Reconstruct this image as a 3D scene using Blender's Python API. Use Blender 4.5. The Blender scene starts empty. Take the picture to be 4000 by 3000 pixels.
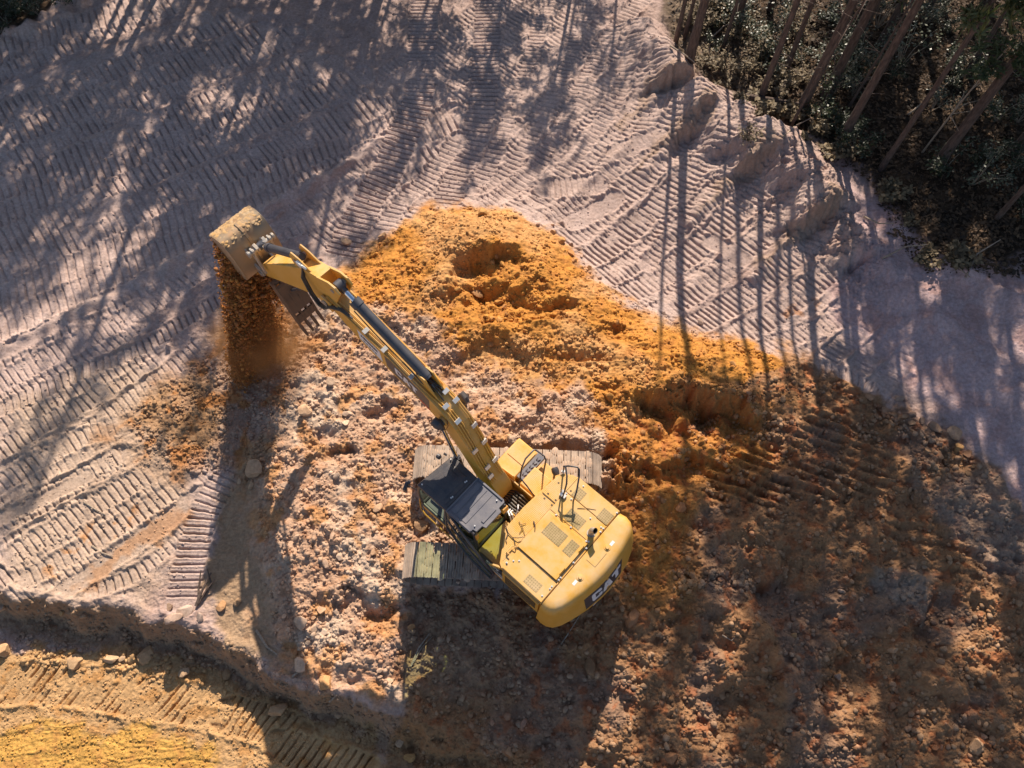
import bpy, bmesh, math, random
import numpy as np
from mathutils import Vector, Matrix

R = math.radians
sc = bpy.context.scene
COL = sc.collection

# ------------------------------------------------------------------ camera, sky, sun, exposure
CAM_H, CAM_TILT, CAM_F = 20.5, 25.8, 3000.0        # metres, degrees off straight down, focal length in px of a 4000 px wide frame
cd = bpy.data.cameras.new('drone_camera')
cam = bpy.data.objects.new('drone_camera', cd)
COL.objects.link(cam)
cam.location = (0, 0, CAM_H)
cam.rotation_euler = (R(CAM_TILT), 0, 0)
cd.sensor_width = 36.0
cd.lens = 36.0 * CAM_F / 4000.0
cd.clip_start = 0.1
cd.clip_end = 2000
sc.camera = cam

SUN_EL, SUN_AZ = 36.5, 6.8
SUN = Vector((math.sin(R(SUN_AZ)) * math.cos(R(SUN_EL)), math.cos(R(SUN_AZ)) * math.cos(R(SUN_EL)), math.sin(R(SUN_EL))))
w = bpy.data.worlds.new('World')
sc.world = w
w.use_nodes = True
nt = w.node_tree
bg = nt.nodes['Background']
sky = nt.nodes.new('ShaderNodeTexSky')
sky.sky_type = 'NISHITA'
sky.sun_disc = False
sky.sun_elevation = R(SUN_EL)
sky.sun_rotation = R(SUN_AZ)
nt.links.new(sky.outputs[0], bg.inputs[0])
bg.inputs[1].default_value = 0.082
sl = bpy.data.lights.new('sun', 'SUN')
sl.energy = 4.9
sl.angle = R(0.55)
sl.color = (1.0, 0.88, 0.73)
so = bpy.data.objects.new('sun', sl)
COL.objects.link(so)
so.rotation_euler = SUN.to_track_quat('Z', 'Y').to_euler()
so.location = (0, 0, 60)
vs = sc.view_settings
vs.view_transform = 'Standard'
vs.look = 'None'
vs.gamma = 1
vs.use_curve_mapping = False
vs.exposure = 0.72
sc.cycles.max_bounces = 6
sc.cycles.transparent_max_bounces = 16
sc.cycles.volume_bounces = 1

# ------------------------------------------------------------------ measuring helpers
# the plan was measured off the photograph: at(x, y, z) gives the plan position of a point seen at x, y (in a 2212 px wide copy) at height z
_t = R(CAM_TILT)
FWD = np.array([0, math.sin(_t), -math.cos(_t)])
UPV = np.array([0, math.cos(_t), math.sin(_t)])
PX = 4000 / 2212
def at(x, y, z=-0.6):
    a = (x * PX - 2000) / CAM_F
    b = (1500 - y * PX) / CAM_F
    d = FWD + UPV * b
    t = (z - CAM_H) / d[2]
    return np.array([a * t, d[1] * t])
def poly_at(ps, z=-0.6):
    return np.array([at(p[0], p[1], p[2] if len(p) > 2 else z) for p in ps])

# ------------------------------------------------------------------ object helpers
def tag(o, label=None, cat=None, group=None, kind=None):
    if label: o['label'] = label
    if cat: o['category'] = cat
    if group: o['group'] = group
    if kind: o['kind'] = kind
    return o
def empty(name, loc=(0, 0, 0), rz=0.0):
    o = bpy.data.objects.new(name, None)
    COL.objects.link(o)
    o.location = loc
    o.rotation_euler = (0, 0, rz)
    o.empty_display_size = 0.3
    return o
def link_mesh(name, me, parent=None):
    o = bpy.data.objects.new(name, me)
    COL.objects.link(o)
    if parent is not None: o.parent = parent
    return o

class MB:
    """collects shapes into one mesh"""
    def __init__(s): s.v = []; s.f = []; s.m = []
    def add(s, vs_, fs, m=0):
        n = len(s.v)
        s.v.extend([tuple(v) for v in vs_])
        for f in fs:
            s.f.append(tuple(i + n for i in f)); s.m.append(m)
        return s
    def box(s, c, size, m=0, rot=None):
        hx, hy, hz = size[0] / 2, size[1] / 2, size[2] / 2
        P = [Vector((sx * hx, sy * hy, sz * hz)) for sz in (-1, 1) for sy in (-1, 1) for sx in (-1, 1)]
        if rot is not None: P = [rot @ p for p in P]
        P = [p + Vector(c) for p in P]
        return s.add(P, [(0, 2, 3, 1), (4, 5, 7, 6), (0, 1, 5, 4), (1, 3, 7, 5), (3, 2, 6, 7), (2, 0, 4, 6)], m)
    def bx(s, x0, x1, y0, y1, z0, z1, m=0):
        return s.box(((x0 + x1) / 2, (y0 + y1) / 2, (z0 + z1) / 2), (abs(x1 - x0), abs(y1 - y0), abs(z1 - z0)), m)
    def prism_xz(s, pts, y0, y1, m=0):
        n = len(pts)
        V = [(p[0], y0, p[1]) for p in pts] + [(p[0], y1, p[1]) for p in pts]
        F = [tuple(range(n - 1, -1, -1)), tuple(range(n, 2 * n))] + [(i, (i + 1) % n, n + (i + 1) % n, n + i) for i in range(n)]
        return s.add(V, F, m)
    def prism_xy(s, pts, z0, z1, m=0):
        n = len(pts)
        V = [(p[0], p[1], z0) for p in pts] + [(p[0], p[1], z1) for p in pts]
        F = [tuple(range(n - 1, -1, -1)), tuple(range(n, 2 * n))] + [(i, (i + 1) % n, n + (i + 1) % n, n + i) for i in range(n)]
        return s.add(V, F, m)
    def loft(s, rings, m=0, cap=True, closed=True):
        n = len(rings[0]); V = []; F = []
        for r in rings: V += [tuple(p) for p in r]
        for k in range(len(rings) - 1):
            for i in range(n if closed else n - 1):
                j = (i + 1) % n
                F.append((k * n + i, k * n + j, (k + 1) * n + j, (k + 1) * n + i))
        if cap:
            F.append(tuple(range(n - 1, -1, -1)))
            F.append(tuple((len(rings) - 1) * n + i for i in range(n)))
        return s.add(V, F, m)
    def tube(s, pts, r, seg=8, m=0, cap=True):
        P = [Vector(p) for p in pts]
        rs = r if isinstance(r, (list, tuple)) else [r] * len(P)
        up = None; rings = []
        for i, p in enumerate(P):
            a = P[max(i - 1, 0)]; b = P[min(i + 1, len(P) - 1)]
            t = (b - a)
            if t.length < 1e-9: t = Vector((0, 0, 1))
            t.normalize()
            if up is None: up = t.orthogonal().normalized()
            up = (up - t * up.dot(t))
            if up.length < 1e-6: up = t.orthogonal()
            up.normalize()
            sd = t.cross(up)
            rings.append([p + (up * math.cos(2 * math.pi * k / seg) + sd * math.sin(2 * math.pi * k / seg)) * rs[i] for k in range(seg)])
        return s.loft(rings, m, cap)
    def cyl(s, p0, p1, r0, r1=None, seg=16, m=0):
        return s.tube([p0, p1], [r0, r0 if r1 is None else r1], seg, m)
    def mesh(s, name, mats, smooth=35):
        me = bpy.data.meshes.new(name)
        me.from_pydata(s.v, [], s.f)
        for mt in (mats if isinstance(mats, (list, tuple)) else [mats]): me.materials.append(mt)
        if len(set(s.m)) > 1: me.polygons.foreach_set('material_index', s.m)
        bm = bmesh.new(); bm.from_mesh(me)
        bmesh.ops.recalc_face_normals(bm, faces=bm.faces)
        bm.to_mesh(me); bm.free()
        if smooth:
            me.polygons.foreach_set('use_smooth', [True] * len(me.polygons))
            me.set_sharp_from_angle(angle=R(smooth))
        return me
    def build(s, name, mats, parent=None, bevel=0.0, smooth=35, seg=2):
        o = link_mesh(name, s.mesh(name, mats, smooth), parent)
        if bevel:
            b = o.modifiers.new('bevel', 'BEVEL')
            b.width = bevel; b.segments = seg; b.limit_method = 'ANGLE'; b.angle_limit = R(40); b.harden_normals = False
        return o

def text_mesh(body, size, shear=0.0, bold=0.0):
    cu = bpy.data.curves.new('lettering', 'FONT')
    cu.body = body; cu.size = size; cu.shear = shear; cu.align_x = 'CENTER'; cu.align_y = 'CENTER'
    cu.offset = bold; cu.extrude = 0.0015
    o = bpy.data.objects.new('lettering', cu)
    COL.objects.link(o)
    dg = bpy.context.evaluated_depsgraph_get()
    me = bpy.data.meshes.new_from_object(o.evaluated_get(dg))
    bpy.data.objects.remove(o)
    return me

# ------------------------------------------------------------------ materials
def nodes(name):
    m = bpy.data.materials.new(name)
    m.use_nodes = True
    n = m.node_tree
    return m, n, n.nodes['Principled BSDF'], n.nodes['Material Output']
def N(n, t, **kw):
    x = n.nodes.new(t)
    for k, v in kw.items():
        if k.startswith('i_'): x.inputs[int(k[2:])].default_value = v
        else: setattr(x, k, v)
    return x
def noise(n, scale, detail=6, rough=0.6, vec=None):
    x = N(n, 'ShaderNodeTexNoise')
    x.inputs['Scale'].default_value = scale; x.inputs['Detail'].default_value = detail; x.inputs['Roughness'].default_value = rough
    if vec is not None: n.links.new(vec, x.inputs['Vector'])
    return x
def ramp(n, src, stops):
    r = N(n, 'ShaderNodeValToRGB')
    e = r.color_ramp.elements
    while len(e) < len(stops): e.new(0.5)
    for el, (p, c) in zip(e, stops):
        el.position = p; el.color = (c[0], c[1], c[2], 1) if isinstance(c, (tuple, list)) else (c, c, c, 1)
    n.links.new(src, r.inputs[0])
    return r
def mixc(n, fac, a, b, mode='MIX'):
    x = N(n, 'ShaderNodeMix', data_type='RGBA', blend_type=mode)
    for sock, val in ((x.inputs[0], fac), (x.inputs[6], a), (x.inputs[7], b)):
        if isinstance(val, (int, float)): sock.default_value = val
        elif isinstance(val, tuple): sock.default_value = (val[0], val[1], val[2], 1)
        else: n.links.new(val, sock)
    return x.outputs[2]
def math_(n, op, a, b=None):
    x = N(n, 'ShaderNodeMath', operation=op)
    for i, val in enumerate((a, b)):
        if val is None: continue
        if isinstance(val, (int, float)): x.inputs[i].default_value = val
        else: n.links.new(val, x.inputs[i])
    return x.outputs[0]
def bump(n, h, strength, dist, bsdf):
    b = N(n, 'ShaderNodeBump')
    b.inputs['Strength'].default_value = strength; b.inputs['Distance'].default_value = dist
    n.links.new(h, b.inputs['Height']); n.links.new(b.outputs[0], bsdf.inputs['Normal'])

def painted(name, col, dust=(0.56, 0.40, 0.23), rough=0.45, amount=0.85, metal=0.0, scale=2.2, tread=False):
    """worn machine surface: dust lying on level faces in patches, scuffs"""
    m, n, b, o = nodes(name)
    tc = N(n, 'ShaderNodeTexCoord')
    a = noise(n, scale, 8, 0.65, tc.outputs['Object'])
    f = noise(n, scale * 14, 5, 0.7, tc.outputs['Object'])
    g = N(n, 'ShaderNodeNewGeometry')
    sx = N(n, 'ShaderNodeSeparateXYZ'); n.links.new(g.outputs['Normal'], sx.inputs[0])
    upm = math_(n, 'MULTIPLY', math_(n, 'MAXIMUM', sx.outputs[2], 0.25), amount)
    d = math_(n, 'MULTIPLY', ramp(n, a.outputs[0], [(0.34, 0.0), (0.70, 1.0)]).outputs[0], upm)
    d2 = math_(n, 'ADD', d, math_(n, 'MULTIPLY', ramp(n, f.outputs[0], [(0.55, 0.0), (0.75, 1.0)]).outputs[0], 0.14))
    var = ramp(n, a.outputs[0], [(0.3, tuple(c * 0.9 for c in col)), (0.7, tuple(min(1, c * 1.06) for c in col))])
    n.links.new(mixc(n, d2, var.outputs[0], dust), b.inputs['Base Color'])
    rr = math_(n, 'ADD', math_(n, 'MULTIPLY', d2, 0.4), rough)
    n.links.new(rr, b.inputs['Roughness'])
    b.inputs['Metallic'].default_value = metal
    if tread:
        v = N(n, 'ShaderNodeTexVoronoi'); v.inputs['Scale'].default_value = 26; v.inputs['Randomness'].default_value = 0.15
        n.links.new(tc.outputs['Object'], v.inputs['Vector'])
        bump(n, ramp(n, v.outputs[0], [(0.25, 1.0), (0.45, 0.0)]).outputs[0], 0.5, 0.008, b)
    else:
        bump(n, f.outputs[0], 0.10, 0.004, b)
    return m

YEL = (0.66, 0.335, 0.038)
M = {}
M['yellow'] = painted('yellow_paint', YEL)
M['tread'] = painted('yellow_tread_plate', YEL, tread=True, amount=0.8)
M['vent'] = painted('vent_mesh', (0.30, 0.215, 0.08), rough=0.7)
M['dark'] = painted('dark_gap', (0.03, 0.022, 0.015), amount=0.25, rough=0.8)
M['black'] = painted('black_plastic', (0.035, 0.037, 0.05), amount=0.12, rough=0.42)
M['roofpl'] = painted('roof_plastic', (0.11, 0.11, 0.135), dust=(0.30, 0.26, 0.23), amount=0.45, rough=0.5)
M['rubber'] = painted('black_hose_rubber', (0.022, 0.022, 0.026), amount=0.3, rough=0.5)
M['barrel'] = painted('cylinder_barrel', (0.045, 0.047, 0.06), amount=0.25, rough=0.38, dust=(0.2, 0.18, 0.17))
M['steel'] = painted('dusty_steel', (0.40, 0.37, 0.34), metal=0.6, amount=0.6, rough=0.42)
M['shoe'] = painted('dusty_track_shoe', (0.23, 0.18, 0.15), dust=(0.55, 0.42, 0.32), amount=1.0, rough=0.75, scale=2.4)
M['bucket'] = painted('bucket_steel', (0.34, 0.265, 0.18), dust=(0.45, 0.20, 0.055), metal=0.45, amount=0.7, rough=0.36, scale=2.0)
M['rust'] = painted('rusty_steel', (0.13, 0.075, 0.045), dust=(0.30, 0.15, 0.065), amount=0.6, rough=0.7)
M['white'] = painted('white_sticker', (0.72, 0.70, 0.70), amount=0.15, rough=0.5)
M['orangepaint'] = painted('orange_trim', (0.62, 0.27, 0.03), amount=0.3)
M['bolt'] = painted('bright_bolt', (0.75, 0.73, 0.70), metal=0.5, amount=0.1, rough=0.35)
M['seat'] = painted('seat_fabric', (0.05, 0.05, 0.055), amount=0.2, rough=0.9)
M['red'] = painted('red_decal', (0.55, 0.03, 0.02), amount=0.15)
M['chrome'], n_, b_, _o = nodes('chrome_rod')
b_.inputs['Base Color'].default_value = (0.8, 0.82, 0.85, 1); b_.inputs['Metallic'].default_value = 1; b_.inputs['Roughness'].default_value = 0.12
M['glass'], n_, b_, o_ = nodes('tinted_glass')
n_.nodes.remove(b_)
tr = N(n_, 'ShaderNodeBsdfTransparent'); tr.inputs[0].default_value = (0.70, 0.86, 0.62, 1)
gl = N(n_, 'ShaderNodeBsdfGlossy'); gl.inputs[0].default_value = (1, 1, 1, 1); gl.inputs['Roughness'].default_value = 0.03
fr = N(n_, 'ShaderNodeLayerWeight'); frp = math_(n_, 'ADD', math_(n_, 'MULTIPLY', math_(n_, 'POWER', fr.outputs['Facing'], 4.0), 0.7), 0.05)
mx = N(n_, 'ShaderNodeMixShader')
n_.links.new(frp, mx.inputs[0]); n_.links.new(tr.outputs[0], mx.inputs[1]); n_.links.new(gl.outputs[0], mx.inputs[2])
n_.links.new(mx.outputs[0], o_.inputs[0])

def leafy(name, c0, c1, rough=0.5, trans=0.25):
    m, n, b, o = nodes(name)
    g = N(n, 'ShaderNodeNewGeometry')
    r = ramp(n, g.outputs['Random Per Island'], [(0.0, c0), (1.0, c1)])
    n.links.new(r.outputs[0], b.inputs['Base Color'])
    b.inputs['Roughness'].default_value = rough
    if trans:
        t = N(n, 'ShaderNodeBsdfTranslucent')
        n.links.new(r.outputs[0], t.inputs[0])
        x = N(n, 'ShaderNodeMixShader'); x.inputs[0].default_value = trans
        n.links.new(b.outputs[0], x.inputs[1]); n.links.new(t.outputs[0], x.inputs[2]); n.links.new(x.outputs[0], o.inputs[0])
    return m
M['needles'] = leafy('pine_needles', (0.035, 0.055, 0.018), (0.085, 0.10, 0.035), 0.55)
M['shrub'] = leafy('shrub_leaves', (0.012, 0.020, 0.007), (0.045, 0.058, 0.022), 0.45)
M['shinyleaf'] = leafy('glossy_leaves_pale_glint', (0.012, 0.020, 0.007), (0.15, 0.16, 0.10), 0.4)  # pale tones stand for glints off the leaves, put into the colour
M['litter'] = leafy('leaf_litter', (0.02, 0.012, 0.007), (0.14, 0.08, 0.04), 0.8, 0.1)
M['grass'] = leafy('dry_grass', (0.07, 0.048, 0.024), (0.26, 0.19, 0.105), 0.7, 0.2)
def barky(name, c0, c1):
    m, n, b, o = nodes(name)
    tc = N(n, 'ShaderNodeTexCoord')
    mp = N(n, 'ShaderNodeMapping'); mp.inputs['Scale'].default_value = (9, 9, 2.0)
    n.links.new(tc.outputs['Object'], mp.inputs[0])
    a = noise(n, 2.0, 8, 0.7, mp.outputs[0])
    n.links.new(ramp(n, a.outputs[0], [(0.3, c0), (0.72, c1)]).outputs[0], b.inputs['Base Color'])
    b.inputs['Roughness'].default_value = 0.9
    bump(n, a.outputs[0], 0.9, 0.03, b)
    return m
M['bark'] = barky('pine_bark', (0.025, 0.015, 0.012), (0.17, 0.115, 0.09))
M['deadwood'] = barky('dead_wood', (0.16, 0.11, 0.08), (0.46, 0.37, 0.28))

# soil colours come from where each soil lies (vertex attribute); grain, stains and crumbs are procedural
M['soil'], n_, b_, o_ = nodes('soil')
at_ = N(n_, 'ShaderNodeAttribute', attribute_name='soil')
tc = N(n_, 'ShaderNodeTexCoord')
n1 = noise(n_, 1.3, 8, 0.65, tc.outputs['Object']); n2 = noise(n_, 11, 8, 0.7, tc.outputs['Object']); n3 = noise(n_, 60, 4, 0.7, tc.outputs['Object'])
c_ = mixc(n_, 1.0, at_.outputs['Color'], ramp(n_, n1.outputs[0], [(0.3, (0.80, 0.79, 0.79)), (0.7, (1.14, 1.15, 1.16))]).outputs[0], 'MULTIPLY')
c_ = mixc(n_, 1.0, c_, ramp(n_, n2.outputs[0], [(0.28, (0.70, 0.67, 0.64)), (0.72, (1.22, 1.22, 1.22))]).outputs[0], 'MULTIPLY')
c_ = mixc(n_, 1.0, c_, ramp(n_, n3.outputs[0], [(0.3, (0.82, 0.80, 0.78)), (0.7, (1.14, 1.14, 1.14))]).outputs[0], 'MULTIPLY')
n_.links.new(c_, b_.inputs['Base Color'])
b_.inputs['Roughness'].default_value = 0.95
b_.inputs['Specular IOR Level'].default_value = 0.15
h_ = math_(n_, 'ADD', math_(n_, 'MULTIPLY', n2.outputs[0], 1.0), math_(n_, 'MULTIPLY', n3.outputs[0], 0.45))
bump(n_, h_, 0.75, 0.035, b_)

def stone(name, use_attr):
    m, n, b, o = nodes(name)
    tc = N(n, 'ShaderNodeTexCoord')
    g = N(n, 'ShaderNodeNewGeometry')
    a = noise(n, 5, 8, 0.7, g.outputs['Position']); f = noise(n, 42, 5, 0.7, g.outputs['Position'])
    if use_attr: src = N(n, 'ShaderNodeAttribute', attribute_name='soil').outputs['Color']
    else: src = N(n, 'ShaderNodeObjectInfo').outputs['Color']
    c = mixc(n, 1.0, src, ramp(n, a.outputs[0], [(0.3, (0.70, 0.66, 0.62)), (0.7, (1.2, 1.2, 1.2))]).outputs[0], 'MULTIPLY')
    c = mixc(n, 1.0, c, ramp(n, f.outputs[0], [(0.3, (0.75, 0.74, 0.73)), (0.7, (1.15, 1.15, 1.15))]).outputs[0], 'MULTIPLY')
    n.links.new(c, b.inputs['Base Color'])
    b.inputs['Roughness'].default_value = 0.93
    b.inputs['Specular IOR Level'].default_value = 0.2
    bump(n, math_(n, 'ADD', a.outputs[0], math_(n, 'MULTIPLY', f.outputs[0], 0.4)), 0.7, 0.03, b)
    return m
M['stone'] = stone('clod', False)
M['crumb'] = stone('loose_crumb', True)

# ------------------------------------------------------------------ noise on arrays
def perlin(x, y, seed):
    r = np.random.RandomState(seed)
    p = r.permutation(256).astype(np.int32); p = np.concatenate([p, p])
    ang = r.rand(256) * 2 * np.pi
    gx = np.cos(ang).astype(np.float32); gy = np.sin(ang).astype(np.float32)
    xi = np.floor(x).astype(np.int32); yi = np.floor(y).astype(np.int32)
    xf = (x - xi).astype(np.float32); yf = (y - yi).astype(np.float32)
    u = xf * xf * xf * (xf * (xf * 6 - 15) + 10); v = yf * yf * yf * (yf * (yf * 6 - 15) + 10)
    def g(dx, dy):
        h = p[p[(xi + dx) & 255] + ((yi + dy) & 255)]
        return gx[h] * (xf - dx) + gy[h] * (yf - dy)
    a = g(0, 0); b = g(1, 0); a = a + u * (b - a)
    c = g(0, 1); d = g(1, 1); c = c + u * (d - c)
    return (a + v * (c - a)) * 1.5
def fbm(x, y, seed, octv=4, gain=0.5):
    s = np.zeros_like(x, dtype=np.float32); a = 1.0; f = 1.0
    for k in range(octv):
        s += a * perlin(x * f, y * f, seed + k); a *= gain; f *= 2.03
    return s
def lumps(x, y, cell, seed, dens, rmin, rmax, hfac):
    """half-buried clods: rounded heaps at random spots"""
    r = np.random.RandomState(seed)
    T = 512
    pres = r.rand(T, T) < dens
    ox = r.rand(T, T).astype(np.float32); oy = r.rand(T, T).astype(np.float32)
    rad = (rmin + (rmax - rmin) * r.rand(T, T) ** 2.5).astype(np.float32)
    hf = (hfac * (0.5 + 0.8 * r.rand(T, T))).astype(np.float32)
    gx = x / cell; gy = y / cell
    ix = np.floor(gx).astype(np.int32); iy = np.floor(gy).astype(np.int32)
    out = np.zeros_like(x, dtype=np.float32)
    for dx in (-1, 0, 1):
        for dy in (-1, 0, 1):
            a = (ix + dx) & (T - 1); b = (iy + dy) & (T - 1)
            ddx = (ix + dx + ox[a, b]) * cell - x; ddy = (iy + dy + oy[a, b]) * cell - y
            rr = rad[a, b]
            q = 1 - (ddx * ddx + ddy * ddy) / (rr * rr)
            val = np.where((q > 0) & pres[a, b], np.sqrt(np.maximum(q, 0)) * rr * hf[a, b], 0)
            np.maximum(out, val, out=out)
    return out
def sstep(a, b, x):
    t = np.clip((x - a) / (b - a), 0, 1)
    return t * t * (3 - 2 * t)

# ------------------------------------------------------------------ the ground sheet
NX, NY = 1500, 1270
rows_px = np.linspace(1712, -40, NY)
Yf = np.array([at(1106, r)[1] for r in rows_px])
Ylo = Yf[0] - np.geomspace(0.1, 250, 26)[::-1]
Yhi = Yf[-1] + np.geomspace(0.15, 420, 34)
Yr = np.concatenate([Ylo, Yf, Yhi]).astype(np.float64)
def halfw(Y):
    yy = np.maximum(Y, -1.0)
    depth = yy * math.sin(_t) + (CAM_H + 0.6) * math.cos(_t)
    return depth * (2000 / CAM_F) * 1.07
uf = np.linspace(-1, 1, NX)
ue = 1 + np.geomspace(0.004, 16, 26)
Ur = np.concatenate([-ue[::-1], uf, ue])
HW = halfw(Yr)
X = (Ur[None, :] * HW[:, None]).astype(np.float32)
Y = np.repeat(Yr[:, None], len(Ur), 1).astype(np.float32)
NR, NC = X.shape

# large shape: heights at measured spots, smoothly joined (thin plate)
CP = '''0 100 -.6;300 100 -.6;600 60 -.6;900 60 -.6;1200 60 -.6;1400 60 -.55;100 400 -.6;400 350 -.6;700 350 -.6;900 280 -.6;1150 280 -.6;1330 330 -.6;1500 430 -.58;1620 560 -.55
0 700 -.6;250 650 -.6;450 500 -.6;640 450 -.6;0 1000 -.6;200 880 -.6;350 800 -.6;100 1180 -.6;300 1150 -.6;430 1230 -.6;60 1290 -.6;250 1320 -.6;420 1350 -.6;0 1500 -.6;250 1500 -.6;0 1659 -.6;450 1600 -.6;550 1450 -.6;700 1490 -.58;700 1640 -.55;850 1560 -.5
1720 640 -.5;1900 780 -.45;2100 900 -.4;2212 1000 -.4;1850 600 -.35;2000 660 -.1;2120 760 -.1;2212 860 -.1;1480 130 -.45;1600 230 -.4;1720 330 -.3;1860 430 -.1;1960 520 .1;2080 590 .3;2212 600 .35
1560 40 -.4;1800 100 -.1;2000 200 .2;2212 150 .4;2212 400 .5;2000 0 .1
760 575 -.58;830 520 -.55;900 455 -.58;980 440 -.58;1060 445 -.58;1150 462 -.58;1215 525 -.58;1290 600 -.55;1370 655 -.52;1480 690 -.5;1620 735 -.5;1740 760 -.45;1900 860 -.4;2060 950 -.38;2200 1110 -.38
1045 490 .55;995 490 .3;1105 500 .35;1080 540 .65;1130 580 .8;1180 620 .65;950 530 .25;880 550 .1;900 620 .3;1000 560 .4
1240 660 .55;1320 720 .5;1400 760 .45;1500 790 .4;1600 820 .3;1680 850 .1
870 690 .3;1000 725 .3;1190 715 .45;1050 790 .05;820 660 .2;750 640 .1;690 680 0;640 760 -.25
700 800 0;800 750 .05;900 800 .05;1000 850 .1;1200 800 .2;1300 880 .25;750 950 .05;850 920 .05;950 1000 0;800 1050 0;850 1150 0;700 1150 -.1;700 1000 -.05;980 1250 0;1000 1120 0;1150 1000 0;1250 1100 0
1320 1000 .3;1330 940 .4;1200 920 .25;1050 930 .2;960 950 .1
1400 900 .5;1460 900 .45;1550 860 .25;1640 880 0;1480 980 .1;1600 1000 -.1;1750 900 -.2;1850 980 -.25;2000 1060 -.3;2100 1150 -.35
1700 1150 -.2;1900 1200 -.4;2100 1350 -.5;1500 1200 0;1400 1250 0;1600 1400 -.3;1900 1450 -.6;2150 1550 -.7;1400 1500 -.4;1200 1500 -.5;1000 1450 -.45;920 1370 -.3;1100 1350 -.1;1250 1400 -.2;1000 1600 -.6;1300 1640 -.7;1600 1640 -.7;2000 1659 -.8
600 1100 -.1;555 1060 -.5;545 1180 -.5;590 1200 -.3;560 1290 -.55;620 1300 -.3;640 1200 -.1;700 1300 -.25;760 1380 -.3;850 1440 -.35;580 980 -.35;600 880 -.3;520 900 -.5;420 870 -.5;340 940 -.5'''
cps = np.array([[float(q) for q in p.split()] for p in CP.replace('\n', ';').split(';')])
cxy = np.array([at(a, b, z) for a, b, z in cps]); cz = cps[:, 2]
cxy = np.vstack([cxy, [[-40, 30], [-40, 0], [-30, -20], [0, -25], [30, -20], [40, 5], [40, 35], [0, 50], [-30, 55], [35, 60]]])
cz = np.concatenate([cz, [-.6, -.6, -.8, -.8, -.8, 0, .4, -.5, -.6, .3]])
def tps(r2): return 0.5 * r2 * np.log(r2 + 1e-9)
n_c = len(cz)
d2 = ((cxy[:, None] - cxy[None]) ** 2).sum(-1)
A = np.zeros((n_c + 3, n_c + 3)); A[:n_c, :n_c] = tps(d2) + np.eye(n_c) * 0.25
A[:n_c, n_c:] = np.c_[np.ones(n_c), cxy]; A[n_c:, :n_c] = A[:n_c, n_c:].T
sol = np.linalg.solve(A, np.r_[cz, 0, 0, 0])
gx_ = np.linspace(-40, 40, 241); gy_ = np.linspace(-20, 50, 211)
GX, GY = np.meshgrid(gx_, gy_)
q = np.c_[GX.ravel(), GY.ravel()]
GZ = (tps(((q[:, None] - cxy[None]) ** 2).sum(-1)) @ sol[:n_c] + sol[n_c] + q @ sol[n_c + 1:]).reshape(GX.shape)
GZ = np.clip(GZ, -1.4, 1.0)
def bilin(G, x0, dx, y0, dy, x, y):
    a = np.clip((x - x0) / dx, 0, G.shape[1] - 1.001); b = np.clip((y - y0) / dy, 0, G.shape[0] - 1.001)
    i = a.astype(np.int32); j = b.astype(np.int32); fa = (a - i).astype(np.float32); fb = (b - j).astype(np.float32)
    return (G[j, i] * (1 - fa) + G[j, i + 1] * fa) * (1 - fb) + (G[j + 1, i] * (1 - fa) + G[j + 1, i + 1] * fa) * fb
Z = bilin(GZ, gx_[0], gx_[1] - gx_[0], gy_[0], gy_[1] - gy_[0], X, Y).astype(np.float32)

# wobble used to break up outlines
WX = (0.35 * fbm(X * 0.9, Y * 0.9, 11, 3) + 0.10 * fbm(X * 4.5, Y * 4.5, 12, 3)).astype(np.float32)
WY = (0.35 * fbm(X * 0.9, Y * 0.9, 21, 3) + 0.10 * fbm(X * 4.5, Y * 4.5, 22, 3)).astype(np.float32)

def seg_dist(px, py, P, closed):
    d = np.full(px.shape, 1e9, np.float32)
    n = len(P)
    for i in range(n if closed else n - 1):
        a = P[i]; b = P[(i + 1) % n]
        ex, ey = b - a
        t = np.clip(((px - a[0]) * ex + (py - a[1]) * ey) / (ex * ex + ey * ey + 1e-9), 0, 1)
        np.minimum(d, (px - a[0] - t * ex) ** 2 + (py - a[1] - t * ey) ** 2, out=d)
    return np.sqrt(d)
def inside(px, py, P):
    c = np.zeros(px.shape, bool); n = len(P)
    for i in range(n):
        x1, y1 = P[i]; x2, y2 = P[(i + 1) % n]
        if y1 == y2: continue
        m = ((y1 > py) != (y2 > py)) & (px < (x2 - x1) * (py - y1) / (y2 - y1) + x1)
        c ^= m
    return c
def region(P, feather=0.25, warp=1.0):
    """0..1 cover of a soil patch with a ragged edge"""
    P = np.asarray(P, float)
    mg = feather * 2 + 0.9
    out = np.zeros(X.shape, np.float32)
    bb = (X > P[:, 0].min() - mg) & (X < P[:, 0].max() + mg) & (Y > P[:, 1].min() - mg) & (Y < P[:, 1].max() + mg)
    px = X[bb] + warp * WX[bb]; py = Y[bb] + warp * WY[bb]
    d = seg_dist(px, py, P, True)
    s = np.where(inside(px, py, P), d, -d)
    out[bb] = sstep(-feather, feather, s)
    return out

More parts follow.
